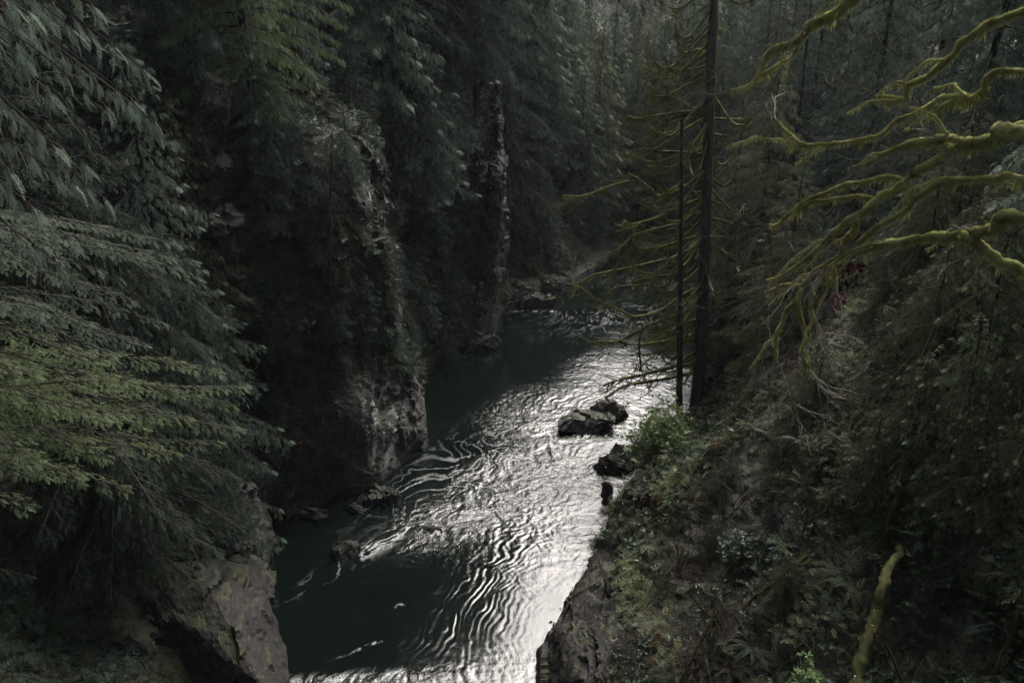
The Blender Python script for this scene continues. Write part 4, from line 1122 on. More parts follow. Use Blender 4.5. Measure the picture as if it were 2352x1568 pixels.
BR = [
 (crop2, [(1110, 360), (950, 455), (650, 530), (450, 570), (290, 610), (170, 700)], 45, 43.5, .075),
 (crop2, [(1100, 700), (980, 760), (830, 870), (640, 920), (560, 890), (400, 820), (280, 750), (200, 690)], 45, 42.5, .07),
 (crop2, [(1120, 20), (900, 110), (780, 170), (660, 200), (580, 210), (550, 180)], 45, 44, .075),
 (crop2, [(1090, 850), (940, 900), (700, 1000), (500, 1105), (340, 1105)], 45, 43, .075),
 (crop2, [(1080, 1050), (930, 1090), (660, 1130), (500, 1110)], 45, 43.5, .065),
 (crop2, [(1060, 1350), (940, 1380), (700, 1420), (540, 1450), (400, 1540)], 45, 43, .075),
 (crop2, [(1060, 1290), (930, 1300), (700, 1360), (550, 1390), (390, 1440)], 45, 42.5, .085),
 (crop2, [(690, 970), (660, 1120), (670, 1260), (690, 1360), (750, 1490)], 44, 43, .05),
 (crop2, [(1110, 400), (1020, 520), (950, 540), (890, 600), (740, 620), (600, 660)], 45, 43.8, .085),
 (crop2, [(950, 560), (860, 680), (700, 680), (500, 690), (430, 735)], 44.5, 43.5, .06),
 (crop2, [(1100, 100), (1000, 190), (780, 250), (620, 300), (560, 350), (470, 420)], 45, 43.7, .065),
 (crop2, [(1100, 300), (880, 370), (720, 400), (620, 390)], 45, 43.9, .06),
 (crop2, [(1095, 940), (980, 980), (880, 1040), (810, 1090)], 45, 44, .055),
 (crop2, [(1090, 1090), (940, 1110), (830, 1170), (720, 1210), (640, 1190)], 45, 44, .06),
 (crop2, [(600, 200), (610, 290), (570, 380), (520, 470), (470, 560)], 44, 43.6, .05),
 (crop2, [(620, 370), (630, 450), (615, 540), (640, 640)], 44, 43.7, .045),
 (crop1, [(1170, 1570), (1000, 1420), (820, 1500), (740, 1440), (640, 1360), (580, 1330)], 45, 43.8, .065),
 (crop1, [(580, 1390), (450, 1420), (300, 1480), (180, 1505), (80, 1495)], 44.2, 43.2, .05),
 (crop1, [(1150, 1180), (960, 1165), (830, 1160), (710, 1150)], 45, 43.8, .07),
 (crop1, [(1150, 910), (1000, 1000), (880, 1080), (780, 1140), (690, 1135)], 45, 43.8, .065),
 (crop1, [(1160, 870), (950, 890), (880, 930), (820, 1000), (745, 1035)], 45, 44, .06),
 (crop1, [(1170, 800), (1080, 830), (980, 780), (890, 730), (840, 620)], 45, 44, .06),
 (crop1, [(890, 730), (870, 860), (840, 960), (810, 1020)], 44.2, 44, .045),
 (crop1, [(1180, 590), (1050, 640), (920, 710), (860, 740), (760, 735)], 45, 44, .055),
 (crop1, [(1180, 500), (1080, 530), (980, 535), (920, 515)], 45, 44.3, .05),
 (crop1, [(1190, 360), (1080, 390), (1000, 400), (960, 340)], 45, 44.3, .045),
 (crop1, [(1180, 840), (900, 870), (730, 900), (640, 910), (570, 885)], 45, 43.7, .05),
 (crop1, [(900, 500), (850, 590), (800, 650), (730, 720)], 44.3, 44, .035),
 (crop2, [(1190, 310), (1300, 310), (1400, 330)], 45, 44.5, .05),
 (crop2, [(1190, 160), (1290, 180), (1380, 210)], 45, 44.5, .05),
 (crop1, [(1200, 1010), (1270, 1035), (1350, 1040)], 45, 44.6, .05),
 (crop1, [(1240, 910), (1400, 915), (1480, 905), (1560, 860)], 45, 44.5, .045),
]
gbm, gz = Geo(), Geo()
def mossbranch(par, P, r, sub=True):
    n = max(14, int(np.linalg.norm(np.diff(P, axis=0), axis=1).sum() / .12)); S = spline(P, n)
    rd = 1.55 * np.linspace(r, r * .42, n) * (1 + .25 * fbm(S * 3, 2, 95))
    g = Geo(); g.tube(S, rd, 7, .2); fuzz(g, S, rd, 120, .09, .25)
    if sub:
        for k in range(int(n * .26) + 2):
            i = random.randint(n // 3, n - 2); T = S[i + 1] - S[i]; T /= np.linalg.norm(T)
            d = T * .8 + np.array([-.25, -.1, -.3]) + np.random.normal(size=3) * .4
            L = random.uniform(.4, 1.3); q = S[i] + d * L * .5 + [0, 0, -.1]; e = S[i] + d * L + np.array([0, 0, random.uniform(-.1, .35)])
            s2 = spline([S[i], q, e], 9); g.tube(s2, np.linspace(r * .45, r * .2, 9), 5, .2); fuzz(g, s2, r * .3, 70, .07, .3)
    return g.make('branch', M['moss_mid'], par, True, base)
for fn, pts, d0, d1, r in BR:
    m = len(pts); P = [atD(*fn(*p), d0 + (d1 - d0) * i / (m - 1)) for i, p in enumerate(pts)]
    mossbranch(snag, P, r)
for k in range(64):      # the many plain upswept ones
    z = 3.5 + 24 * (k + random.random()) / 64; o = base + dirn * (z - bz + base[2] - base[2]); o = base + (topp - base) * ((z - base[2]) / (topp[2] - base[2]))
    az = random.choice([random.uniform(2.5, 4.4), random.uniform(2.6, 4.2), random.uniform(0, 6.28)])
    L = np.interp(z, [3, 12, 20, 28], [3.2, 4.2, 4.2, 2.6]) * random.uniform(.6, 1.1)
    d = np.array([math.cos(az), math.sin(az), 0]); dp = random.uniform(.2, .5)
    dp *= 1.25; P = [o, o + d * L * .3 + [0, 0, -L * dp * .5], o + d * L * .62 + [0, 0, -L * dp * .95], o + d * L * .88 + [0, 0, -L * dp * .85], o + d * L + [0, 0, -L * dp * .5]]
    mossbranch(snag, P, random.uniform(.035, .055))
# thin dead stem beside it
p0 = atD(1560, 975, 42.5); p1 = atD(1566, 275, 42.5); z0 = ground_z(p0[0], p0[1]) - .3
pp = np.array([p0 + (p1 - p0) * t for t in np.linspace(-.03, 1, 20)])
stem = empty('dead_sapling', pp[0], "thin dark dead stem left of the tall dead conifer", 'tree')
g = Geo(); g.tube(pp, np.linspace(.22, .07, 20), 9, .1); g.make('trunk', M['bark'], stem, True, pp[0])
_b = base; base = pp[0]
for k in range(22):
    t = .1 + .85 * k / 22; o = pp[0] + (pp[-1] - pp[0]) * t; az = random.uniform(2.3, 4.3) if random.random() < .75 else random.uniform(0, 6.28)
    L = random.uniform(.8, 2.4); d = np.array([math.cos(az), math.sin(az), 0])
    mossbranch(stem, [o, o + d * L * .5 + [0, 0, -.25 * L], o + d * L + [0, 0, -.2 * L]], random.uniform(.02, .035), False)
base = _b
# thin drooping snag on the left wall
p0 = hit(762, 640); p1 = atD(762, 300, p0[1] - .5); p0[1] = p1[1]
sn = empty('thin_snag', p0, "thin leafless snag with drooping twigs in front of the left lichen wall", 'tree')
g = Geo(); pp = np.array([p0 + (p1 - p0) * t for t in np.linspace(-.05, 1, 14)]); g.tube(pp, np.linspace(.09, .02, 14), 7, .1); g.make('trunk', M['twig_dark'], sn, True, p0)
g = Geo()
for k in range(46):
    o = pp[0] + (pp[-1] - pp[0]) * random.uniform(.08, 1); az = random.uniform(0, 6.28); L = random.uniform(.5, 1.9)
    twig_tree(g, o, [math.cos(az), math.sin(az), -.5], L, .012, 1, .9, .4)
g.make('twigs', M['twig_brown'], sn, False, p0)

# ------------------------------------------------------------------ rocks
def boulder(name, loc, size, mat, seed, label, group=None, rot=0, sharp=1.0, sub=6, cat='rock', flat=0):
    import bmesh
    bm = bmesh.new(); bmesh.ops.create_icosphere(bm, subdivisions=sub, radius=1)
    V = np.array([v.co[:] for v in bm.verts])
    rs = np.random.RandomState(seed)
    # chop by random planes for broad facets, then break the surface
    for k in range(9):
        nrm = rs.normal(size=3); nrm /= np.linalg.norm(nrm); dd = rs.uniform(.52, .8)
        s = (V * nrm).sum(1) - dd; V = V - np.clip(s, 0, None)[:, None] * nrm * sharp
    r = V * np.array(size)
    sc = max(size)
    nn = V / (np.linalg.norm(V, axis=1)[:, None] + 1e-6)
    r = r + nn * (sc * (.20 * facet(r / sc * 2.2 + seed, seed, .8, .5) + .09 * facet(r / sc * 5, seed + 5, .8, .5) + .06 * fbm(r / sc * 2, 3, seed) + .018 * facet(r / sc * 16, seed + 9, .8, .5)))[:, None]
    for v, c in zip(bm.verts, r): v.co = c
    me = bpy.data.meshes.new(name); bm.to_mesh(me); bm.free(); me.materials.append(M[mat])
    o = link(name, me); o.location = Vector([float(v) for v in loc]); o.rotation_euler = (0, 0, rot)
    return tag(o, label, cat, group)
GRK = "boulders at the foot of the far left bank"
def wr(px, py, dz=0): p = onZ(px, py); return (p[0], p[1], dz)
boulder('boulder', wr(1352, 975, .15), (2.0, 1.35, .95), 'rock_mid', 1, "large blocky wet boulder in the middle of the bright river", rot=.3)
boulder('boulder', wr(1398, 955, .1), (1.15, .95, .95), 'rock_mid', 2, "upright squarish boulder against the right end of the large midstream one", rot=-.3)
boulder('boulder', wr(1408, 1072, .15), (1.45, .85, 1.15), 'rock', 3, "dark peaked boulder in the bright water left of the green bush", rot=.15)
boulder('boulder', wr(1395, 1150, .25), (.42, .2, 1.0), 'rock', 4, "narrow upright stone standing alone in the bright water", rot=.5)
boulder('boulder', wr(1238, 700, .1), (1.6, 1.1, .9), 'rock_pale', 5, "rounded boulder with a pale mossy cap standing in the far water", GRK, rot=.2)
boulder('boulder', wr(1185, 672, .3), (1.3, 1.0, 1.0), 'rock_pale', 6, "pale topped boulder against the far left bank", GRK)
boulder('boulder', wr(1268, 660, .2), (1.5, 1.0, .7), 'rock_pale', 7, "low grey boulder behind the mossy capped one", GRK)
boulder('boulder', wr(1218, 640, .9), (2.0, 1.4, 1.5), 'rock', 8, "big dark boulder on the bank behind the pale topped one", GRK)
boulder('boulder', wr(1310, 650, .1), (1.0, .6, .4), 'rock', 9, "flat dark boulder at the tip of the far left bank", GRK)
boulder('boulder', wr(1150, 655, .9), (1.4, 1.2, 1.3), 'rock_dark', 19, "dark boulder wedged under the rock pillar's foot", GRK)
boulder('boulder', wr(1470, 560, .3), (1.6, 1.0, .6), 'rock_pale', 10, "pale boulder in the white water at the far bend, left one", "pale boulders at the far bend")
boulder('boulder', wr(1500, 556, .2), (1.3, .9, .5), 'rock_pale', 11, "pale boulder in the white water at the far bend, right one", "pale boulders at the far bend")
boulder('boulder', wr(800, 1265, -.15), (.7, .9, .75), 'rock_dark', 12, "dark jagged rock rising from the calm water at left")
boulder('boulder', wr(822, 1300, -.35), (.5, .5, .5), 'rock_dark', 13, "low dark rock just in front of the jagged one at left")
boulder('boulder', wr(985, 1215, -.32), (1.0, .45, .42), 'rock_dark', 14, "barely surfacing rock with white water over its right end")
boulder('boulder', wr(820, 1172, 0), (.55, .45, .4), 'rock_pale', 15, "small pale rock at the foot of the left cliff")
boulder('boulder', wr(1120, 1295, -.35), (.8, .4, .4), 'rock_dark', 16, "low dark rock at the edge between calm and glittering water")
boulder('boulder', wr(880, 1150, -.1), (1.2, .6, .8), 'rock_dark', 17, "dark broken block at the water's edge under the bare left cliff")
boulder('boulder', wr(700, 1175, -.2), (1.4, .8, .8), 'rock_dark', 18, "dark block in the inlet left of the bare cliff")
boulder('boulder', wr(1110, 800, .2), (1.4, 1, .8), 'rock_dark', 23, "dark block at the water under the rock pillar")
# the slabbed outcrop at lower left and the ledge behind it
def slab(name, pts, mat, seed, label, res=.09, amp=1.0, sm=3):
    """outcrop from a rounded block hull: list of (x,y,z) corners as a box-like hull, displaced"""
    import bmesh
    bm = bmesh.new()
    for p in pts: bm.verts.new(p)
    bmesh.ops.convex_hull(bm, input=bm.verts)
    bmesh.ops.remove_doubles(bm, verts=bm.verts, dist=.001)
    bmesh.ops.triangulate(bm, faces=bm.faces)
    for _ in range(8):
        es = [e for e in bm.edges if e.calc_length() > res * 2.2]
        if not es or len(bm.verts) > 70000: break
        bmesh.ops.subdivide_edges(bm, edges=es, cuts=1); bmesh.ops.triangulate(bm, faces=[f for f in bm.faces if len(f.verts) > 3])
    for _ in range(sm): bmesh.ops.smooth_vert(bm, verts=bm.verts, factor=.5, use_axis_x=True, use_axis_y=True, use_axis_z=True)
    bm.normal_update()
    V = np.array([v.co[:] for v in bm.verts]); Nn = np.array([v.normal[:] for v in bm.verts])
    # beds: long cracks that run down the slab
    ax = np.array([.45, -.15, .1])
    q = V * np.array([1.0, .35, .6])
    a = .42 * facet(q / 1.5 + seed, seed + 2, .9, .5) + .24 * facet(q / .8 + seed, seed, .9, .5) + .11 * facet(V / .45, seed + 3, .8, .5) + .03 * facet(V / .17, seed + 8, .8, .5) + .12 * fbm(V / 1.2, 4, seed)
    V = V + Nn * a[:, None] * amp
    c = V.mean(0)
    for v, p in zip(bm.verts, V - c): v.co = p
    me = bpy.data.meshes.new(name); bm.to_mesh(me); bm.free(); me.materials.append(M[mat])
    o = link(name, me); o.location = Vector([float(x) for x in c]); return tag(o, label, 'rock')
def zz_(px, py, z): p = onZ(px, py, z); return p
A = [zz_(375, 1305, 6.2), zz_(455, 1290, 6.3), zz_(300, 1345, 5.8), zz_(545, 1460, 4.6), zz_(600, 1568, 3.9), zz_(470, 1275, 5.6), zz_(590, 1310, 3.6), zz_(640, 1450, 2.4), zz_(668, 1568, 1.8),
     zz_(270, 1420, 2.6), zz_(300, 1640, 1.0), zz_(690, 1720, -1), zz_(620, 1440, -1), zz_(600, 1340, -1), zz_(650, 1680, 2.2), zz_(330, 1700, 0), zz_(520, 1800, 0)]
M['rock_tan'] = rock_mat('tan_slab_rock', .45, .5, .32, 1.3)
M['rock_brown'] = rock_mat('brown_rock', .55, .3, .8, 1.2)
M['rock_streak'] = rock_mat('streaked_rock', .8, .4, .5, .9)
M['rock_lichen'] = rock_mat('lichen_rock', 1.0, .6, .5, .8)
M['rock_face'] = rock_mat('fractured_rock', .9, .35, 2.0, 1.4)
slab('rock_outcrop', A, 'rock_tan', 61, "slabbed rock outcrop with a mossy tan top face, bottom left beside the calm water", amp=.45)
A = [zz_(480, 1260, 4.6), zz_(600, 1235, 2.6), zz_(612, 1290, 1.0), zz_(600, 1290, -1), zz_(560, 1110, 6.2), zz_(585, 1120, 4), zz_(600, 1180, 2), zz_(610, 1200, -1), zz_(470, 1190, 6.5), zz_(430, 1250, 5), zz_(440, 1330, 1)]
slab('rock_ledge', A, 'rock', 62, "broken grey rock ledge above the slabbed outcrop, dropping into the calm water")
A = [zz_(585, 1290, 2.6), zz_(530, 1275, 3.4), zz_(615, 1350, 1.0), zz_(610, 1310, -1), zz_(635, 1420, -1), zz_(560, 1380, 2.4), zz_(540, 1290, 1)]
slab('rock_block', A, 'rock_mossy', 63, "mossy wedge of rock between the slabbed outcrop and the broken ledge")
# bare columns standing off the left wall
A = []
for (px, py, D, dw) in ((470, 175, 34.6, 0), (520, 185, 34.9, 0), (455, 330, 34, 0), (530, 300, 34.4, 0), (425, 400, 33.4, 0), (525, 400, 33.7, 0), (420, 400, 36, 0), (530, 180, 37, 0), (460, 170, 37, 0)):
    A.append(atD(px, py, D))
slab('rock_column', A, 'rock_brown', 64, "tall bare grey rock column at upper left between hanging evergreens")
A = [atD(*q) for q in ((470, 402, 33.4), (515, 430, 33.6), (430, 440, 33.2), (425, 540, 32.8), (520, 560, 33), (550, 560, 33.4), (555, 640, 33.2), (470, 700, 32.6), (540, 420, 36), (420, 420, 36), (560, 690, 36), (430, 680, 36))]
slab('rock_column', A, 'rock_mossy', 65, "lower rock block with a mossy right edge, under the tall bare column")
A = [atD(*q) for q in ((1122, 188, 60), (1146, 192, 59.5), (1092, 250, 58.6), (1148, 300, 57.8), (1075, 330, 57.4), (1070, 400, 57), (1152, 430, 57.4), (1060, 560, 56.6), (1140, 570, 57), (1070, 640, 57), (1140, 650, 57), (1100, 190, 64), (1160, 400, 62), (1040, 260, 64), (1040, 400, 62), (1150, 640, 61))]
slab('rock_pillar', A, 'rock_streak', 66, "slender rock pillar with a mossy cap at the end of the left headland")
A = [atD(*q) for q in ((1235, 1640, 22), (1245, 1500, 24), (1290, 1390, 27), (1300, 1340, 28), (1380, 1270, 30), (1440, 1200, 33))]
A = [zz_(1236, 1590, .3), zz_(1242, 1490, .4), zz_(1275, 1440, 2), zz_(1300, 1380, .3), zz_(1380, 1280, .3), zz_(1400, 1240, 2.4), zz_(1450, 1190, .3), zz_(1455, 1180, 2.4), zz_(1330, 1560, 3.6), zz_(1430, 1380, 4.4),
     zz_(1500, 1250, 4.2), zz_(1240, 1590, -1.2), zz_(1300, 1385, -1.2), zz_(1382, 1280, -1.2), zz_(1452, 1195, -1.2), zz_(1500, 1600, 4.5), zz_(1550, 1350, 4.5), zz_(1550, 1500, 2)]
slab('rock_shelf', A, 'rock_dark', 67, "dark overhanging rock shelf along the right bank beside the brightest water", amp=.55)

A = [atD(*q) for q in ((840, 850, 39.8), (905, 838, 40.6), (965, 885, 41.5), (980, 960, 41.2), (984, 1030, 40.6), (925, 1085, 39.0), (872, 1132, 37.6), (838, 1080, 37.8), (815, 1000, 38.0), (800, 900, 39), (850, 960, 38.0), (940, 960, 39.6), (900, 1000, 38.4),
     (800, 880, 44), (960, 860, 45), (985, 1040, 44), (830, 1150, 42), (880, 1160, 38.6), (985, 1060, 41))]
slab('cliff_block', A, 'rock_face', 69, "big bare fractured rock bluff with a rounded face standing in the river at left centre", sm=16)

# ------------------------------------------------------------------ shrubs
def shrub(name, loc, r, h, n, leaf, mat, label, kind='leaf', group=None, seed=0, stems=14, smat='twig_dark', cat='shrub', twigs=0):
    random.seed(seed); np.random.seed(seed)
    root = empty(name, loc, label, cat, group)
    gs, gf = Geo(), Geo(); ends = []
    for i in range(stems):
        az = random.uniform(0, 6.28); e = random.uniform(.3, 1.3)
        tip = np.array([math.cos(az) * r * math.cos(e), math.sin(az) * r * math.cos(e), h * math.sin(e)])
        P = spline([[0, 0, -.2], tip * .5 + np.random.normal(size=3) * .12 * r, tip], 10)
        gs.tube(P, np.linspace(.025, .007, 10), 4); ends.append(P)
    if n:
        E = np.array(ends); a = np.random.randint(stems, size=n); b = np.clip((np.random.rand(n) ** .7 * 9).astype(int), 0, 9)
        pos = E[a, b] + np.random.normal(size=(n, 3)) * np.array([.22 * r, .22 * r, .2 * h])
        d = np.random.normal(size=(n, 3)) * [1, 1, .35]; up = np.random.normal(size=(n, 3)) * .5 + [0, 0, 1]
        w = np.random.randint(3 if kind != 'ivy' else 2, size=n)
        for q in range(w.max() + 1): gf.inst(TP[kind][q], frames(pos[w == q], d[w == q], up[w == q], leaf * np.random.uniform(.6, 1.3, (w == q).sum())))
        gf.make('leaves', M[mat], root)
    for i in range(twigs):
        P = random.choice(ends); q = P[random.randint(3, 9)]
        twig_tree(gs, q, q / (np.linalg.norm(q) + .01) + np.random.normal(size=3) * .6, random.uniform(.4, 1.0) * r, .008, 2, .05, .6)
    gs.make('stems', M[smat], root)
    return root
def sh_px(px, py, *a, off=0, **k):
    p = hit(px, py); p = atD(px, py, p[1] - off) if off else p; return shrub(a[0], tuple(p), *a[1:], **k)
def shD(px, py, D, *a, **k):
    return shrub(a[0], atD(px, py, D), *a[1:], **k)
sb = atD(1510, 1085, 36.3)
shrub('leafy_bush', sb, 2.1, 3.4, 3400, .2, 'broad_bright', "bright green leafy bush leaning over the glittering water on the right bank", seed=1, stems=22)
sh_px(850, 200, 'salal_bush', 2.2, 2.0, 1500, .2, 'broad', "dark glossy bush on the rim right of the bare trunks", seed=2, stems=20)
sh_px(920, 150, 'salal_bush', 1.8, 1.8, 1000, .2, 'broad', "dark glossy bush under the spire topped cedar", seed=22, stems=20)
sh_px(1700, 1290, 'salal_bush', .8, .9, 700, .13, 'broad', "dark leafy bush at centre of the lower right slope", seed=3)
sh_px(1700, 450, 'salal_bush', 1.8, 1.8, 1200, .18, 'broad', "dark glossy bush just right of the dead conifer's mid trunk", seed=4)
sh_px(1720, 560, 'salal_bush', 1.5, 1.5, 900, .18, 'broad', "second glossy bush right of the dead conifer, lower down", seed=5)
sh_px(1850, 500, 'red_bush', .1, .1, 1, .1, 'broad', "tiny glossy sprig behind the maple twigs", seed=6) if False else None
sh_px(1965, 650, 'red_bush', 1.1, 1.1, 900, .13, 'red', "dull red leaved bush under the lower mossy limb", seed=7, off=2.6)
sh_px(1930, 720, 'red_bush', .8, .8, 500, .12, 'red', "smaller dull red bush just below the larger red one", seed=8, off=2.2)
shD(1850, 1600, 13.2, 'leafy_shoot', .35, 1.15, 130, .14, 'shoot', "bright yellow green leafy shoot at the bottom edge", seed=9, stems=7)
sh_px(440, 480, 'ivy_patch', 1.4, 1.5, 1300, .15, 'broad', "dark ivy patch over the rock left of the lower column", kind='ivy', seed=10)
sh_px(2190, 1360, 'leafy_plant', .4, .5, 120, .16, 'broad', "round leaved plant right of the fungus covered trunk", kind='ivy', seed=11)
# bare brush, here and there
GBR = "bare brush on the canyon sides"
for i, (px, py, r, lb) in enumerate(((1660, 1180, 1.5, "tangled bare brush below the green bush"), (1780, 1050, 1.7, "bare brush in the middle of the right slope"),
        (1860, 1190, 1.4, "pale tangled twigs left of the dark sword fern"), (1700, 950, 1.6, "bare twigs at the dead conifer's foot"), (1640, 1420, 1.3, "bare brush above the dark shelf"),
        (1560, 1300, 1.1, "low bare brush right of the dark shelf"), (1780, 880, 1.8, "reddish bare brush under the maple"), (1900, 880, 1.7, "bare brush below the dull red bushes"),
        (1600, 1540, 1.1, "bare twigs at the bottom edge right of the dark shelf"), (350, 440, 2.0, "brownish bare brush left of the rock columns"), (300, 480, 1.8, "low brown brush behind the foreground fronds"),
        (700, 700, 1.7, "pale bare twigs over the dark left ravine"), (650, 900, 1.4, "fine bare brush left of the bare cliff"), (430, 1150, 1.1, "bare brush under the bright hemlock boughs"),
        (1250, 570, 2.4, "grey bare brush above the far boulders"), (1200, 520, 2.2, "brown bare brush right of the pillar foot"), (1320, 610, 2.2, "bare brush at the tip of the far left bank"),
        (120, 1400, 1.1, "bare brush in the dark lower left corner"), (250, 1400, 1.0, "thin bare twigs left of the slabbed outcrop"), (2300, 1100, 1.2, "bare brush at the right edge"),
        (1750, 640, 1.8, "fine bare brush right of the dead conifer's trunk"))):
    sh_px(px, py, 'bare_brush', r, r * .9, 0, .1, 'broad', lb, group=GBR, seed=500 + i, stems=16, smat='twig_brown', twigs=int(12 + 5 * r))

# ------------------------------------------------------------------ fungus covered dead trunk, lower right
random.seed(61); np.random.seed(61)
P = np.array([hit(2052, 1215) + [0, 0, -.3], hit(2045, 1250) + [0, -.5, .3], atD(2030, 1330, 14.6), atD(2010, 1410, 13.9), atD(1985, 1490, 13.2), atD(1968, 1580, 12.5), atD(1962, 1660, 12.0)])
o0 = P[-1]
tr = empty('broken_trunk', o0, "slanting mossy dead trunk studded with pale bracket fungi at lower right", 'tree')
g = Geo(); S = spline(P, 60); S = S + .05 * np.stack([fbm(S * .9 + j, 3, 140 + j) for j in range(3)], 1); rd = np.linspace(.09, .135, 60) * (1 + .22 * fbm(S * 4, 4, 5, .7)); g.tube(S, rd, 14, .2); fuzz(g, S, rd, 2600, .035, .2)
g.make('trunk', M['moss_dark'], tr, True, o0)
m, n, l = mat_new('bracket_fungus'); finish(n, l, mixc(n, l, N(n, "ShaderNodeAttribute", attribute_name='rnd').outputs['Fac'], (.3, .24, .16), (.65, .56, .42)), .6); M['fungus'] = m
for k in range(40):
    i = random.randint(28, 59); c = S[i]; a = random.uniform(-2.6, -1.0) if random.random() < .7 else random.uniform(-.6, .2)
    side = np.array([math.cos(a + math.pi * .5 - .9), math.sin(a), 0.1]); side = np.array([-.8 * random.random() - .1, -1, .1]) if random.random() < .6 else np.array([.6, -1, 0.1]); side = np.array([-.7 + random.uniform(-.3, .45), -.6, .15 + random.uniform(-.2, .3)]); side /= np.linalg.norm(side)
    q = c + side * rd[i] * .95; r = random.uniform(.022, .045); V = []
    tn = np.cross(side, [0, 0, 1]); tn /= np.linalg.norm(tn); th = np.linspace(-1.57, 1.57, 7)
    for zo, f in ((0, 1.0), (-.35, .8)):
        for t in th: V.append(q + (tn * math.sin(t) + side * math.cos(t)) * r * f + np.array([0, 0, zo * r]))
    V += [q + [0, 0, .15 * r], q + [0, 0, -.5 * r]]
    Qs = [[j, j + 1, 8 + j, 7 + j] for j in range(6)] + [[j, 14, 14, j + 1] for j in range(0)]
    for j in range(0, 6, 2): Qs += [[14, j, j + 1, j + 2], [15, 9 + j, 8 + j, 7 + j]]
    g = Geo(); g.add(np.array(V), np.array(Qs)); g.make('bracket_fungus', M['fungus'], tr, False, o0)
P = np.array([atD(2085, 1440, 14.6), atD(2100, 1480, 14), atD(2140, 1530, 13.6), atD(2180, 1600, 13)])
P = np.array([atD(2030, 1470, 13.6), atD(2045, 1500, 13.5), atD(2065, 1545, 13.3), atD(2095, 1610, 13)])
g = Geo(); S = spline(P, 30); g.tube(S, np.linspace(.03, .045, 30), 8, .15); fuzz(g, S, .04, 600, .03, .1)
fb = g.make('fallen_branch', M['moss_dark'], None, True, P[-1]); fb.location = Vector(P[-1].tolist()); tag(fb, "mossy bent branch just right of the fungus covered trunk", 'branch')
# mossy ribs and roots hanging on the right slope
GMR = "mossy roots and fallen boughs on the right slope"
for k, (a, b_, lb) in enumerate(((( 1850, 1280), (1700, 1400), "mossy fallen bough above the fern clumps"), ((2050, 1120), (2020, 1260), "mossy hanging root above the fungus covered trunk"), ((2350, 1290), (2270, 1560), "mossy root at the bottom right corner"),
        ((1680, 1330), (1560, 1560), "reddish mossy bough sloping to the dark shelf"), ((2150, 1000), (2330, 1060), "mossy fallen bough right of the sprawling cedar"), ((2180, 930), (2050, 1080), "thin mossy bough inside the right thicket"))):
    p, q = hit(*a), hit(*b_); md = (p + q) / 2 + [0, -.3, .5]
    S = spline([p + [0, -.1, .1], md, q + [0, -.1, .1]], 40); S += .05 * np.stack([fbm(S * 2 + j, 3, 40 + j) for j in range(3)], 1)
    g = Geo(); g.tube(S, np.linspace(.08, .04, 40), 8, .2); fuzz(g, S, .06, 500, .05, .3)
    o = g.make('fallen_bough', M['moss_dark'], None, True, p); o.location = Vector(p.tolist()); tag(o, lb, 'branch', GMR)

# ------------------------------------------------------------------ undergrowth
random.seed(9); np.random.seed(9)
BARE = [(890, 1000, 120, 150, .04), (875, 450, 75, 110, .12), (485, 330, 60, 180, .05), (490, 520, 70, 90, .25), (1120, 380, 36, 210, .2), (1100, 700, 55, 90, .15), (550, 1190, 80, 90, .15),
        (520, 1440, 190, 160, .03), (1330, 1420, 110, 180, .12), (1260, 1560, 130, 110, .1), (720, 1060, 120, 110, .35), (760, 900, 120, 110, .5), (2180, 1430, 90, 90, .35)]
def proj(P):
    x, y, z = P[:, 0], P[:, 1], P[:, 2] - CAMZ
    dep = y * cp - z * sp; v = y * sp + z * cp
    dep = np.maximum(dep, .1); return CX + F * x / dep, CY - F * v / dep, dep
def scatter(Fd, n, dmin=9, dmax=95, seed=0, pw=1.0, steep=None, zmin=.45):
    ctr, nrm, ar = Fd; px, py, dep = proj(ctr); rs = np.random.RandomState(seed)
    w = ar / np.maximum(dep, 8) ** pw
    w = w * ((px > -250) & (px < 2600) & (py > -200) & (py < 1800) & (dep > dmin) & (dep < dmax) & (ctr[:, 2] > zmin))
    for (bx, by, rx, ry, k) in BARE:
        e = ((px - bx) / rx) ** 2 + ((py - by) / ry) ** 2; w = np.where(e < 1, w * k, w)
    nz_ = fbm(ctr / 2.2, 3, 400 + seed); w = w * np.clip(.35 + nz_ * 2.6, .03, 3)
    w = w * np.clip((ctr[:, 2] - .3) / 1.5, .1, 1)
    if steep is not None: w = w * np.clip(steep + nrm[:, 2], .05, 1.5)
    i = rs.choice(len(w), n, p=w / w.sum())
    j = rs.normal(size=(n, 3)) * np.sqrt(ar[i])[:, None] * .5
    return ctr[i] + j, nrm[i], dep[i]
def undergrowth(name, Fd, n, seed, mat, tps, smin, smax, hang, lift=.05, pw=1.0, steep=None):
    p, nn, dep = scatter(Fd, n, seed=seed, pw=pw, steep=steep)
    d = np.random.normal(size=(n, 3)); d -= (d * nn).sum(1)[:, None] * nn * .9; d /= np.linalg.norm(d, axis=1)[:, None]
    d = d + nn * .55 + np.array([0, 0, -hang])
    s = np.random.uniform(smin, smax, n) * np.clip(dep / 34, .6, 1.5)
    g = Geo(); w = np.random.randint(len(tps), size=n); up = nn * .5 + np.array([0, 0, .9]) + np.random.normal(size=(n, 3)) * .3
    fr = np.clip(.5 + .5 * fbm(p / 1.5, 2, 7) + np.random.uniform(-.35, .35, n), 0, 1)
    for q in range(len(tps)):
        k = w == q; g.inst(tps[q], frames(p[k] + nn[k] * lift, d[k], up[k], s[k]), fr[k])
    o = g.make(name, M[mat]); return tag(o, kind='stuff')
lab = lambda o, L, c: tag(o, L, c)
lab(undergrowth('undergrowth', FL, 60000, 1, 'under', TP['under'], .22, .5, .35), "dark mixed undergrowth clothing the left canyon wall", 'undergrowth')
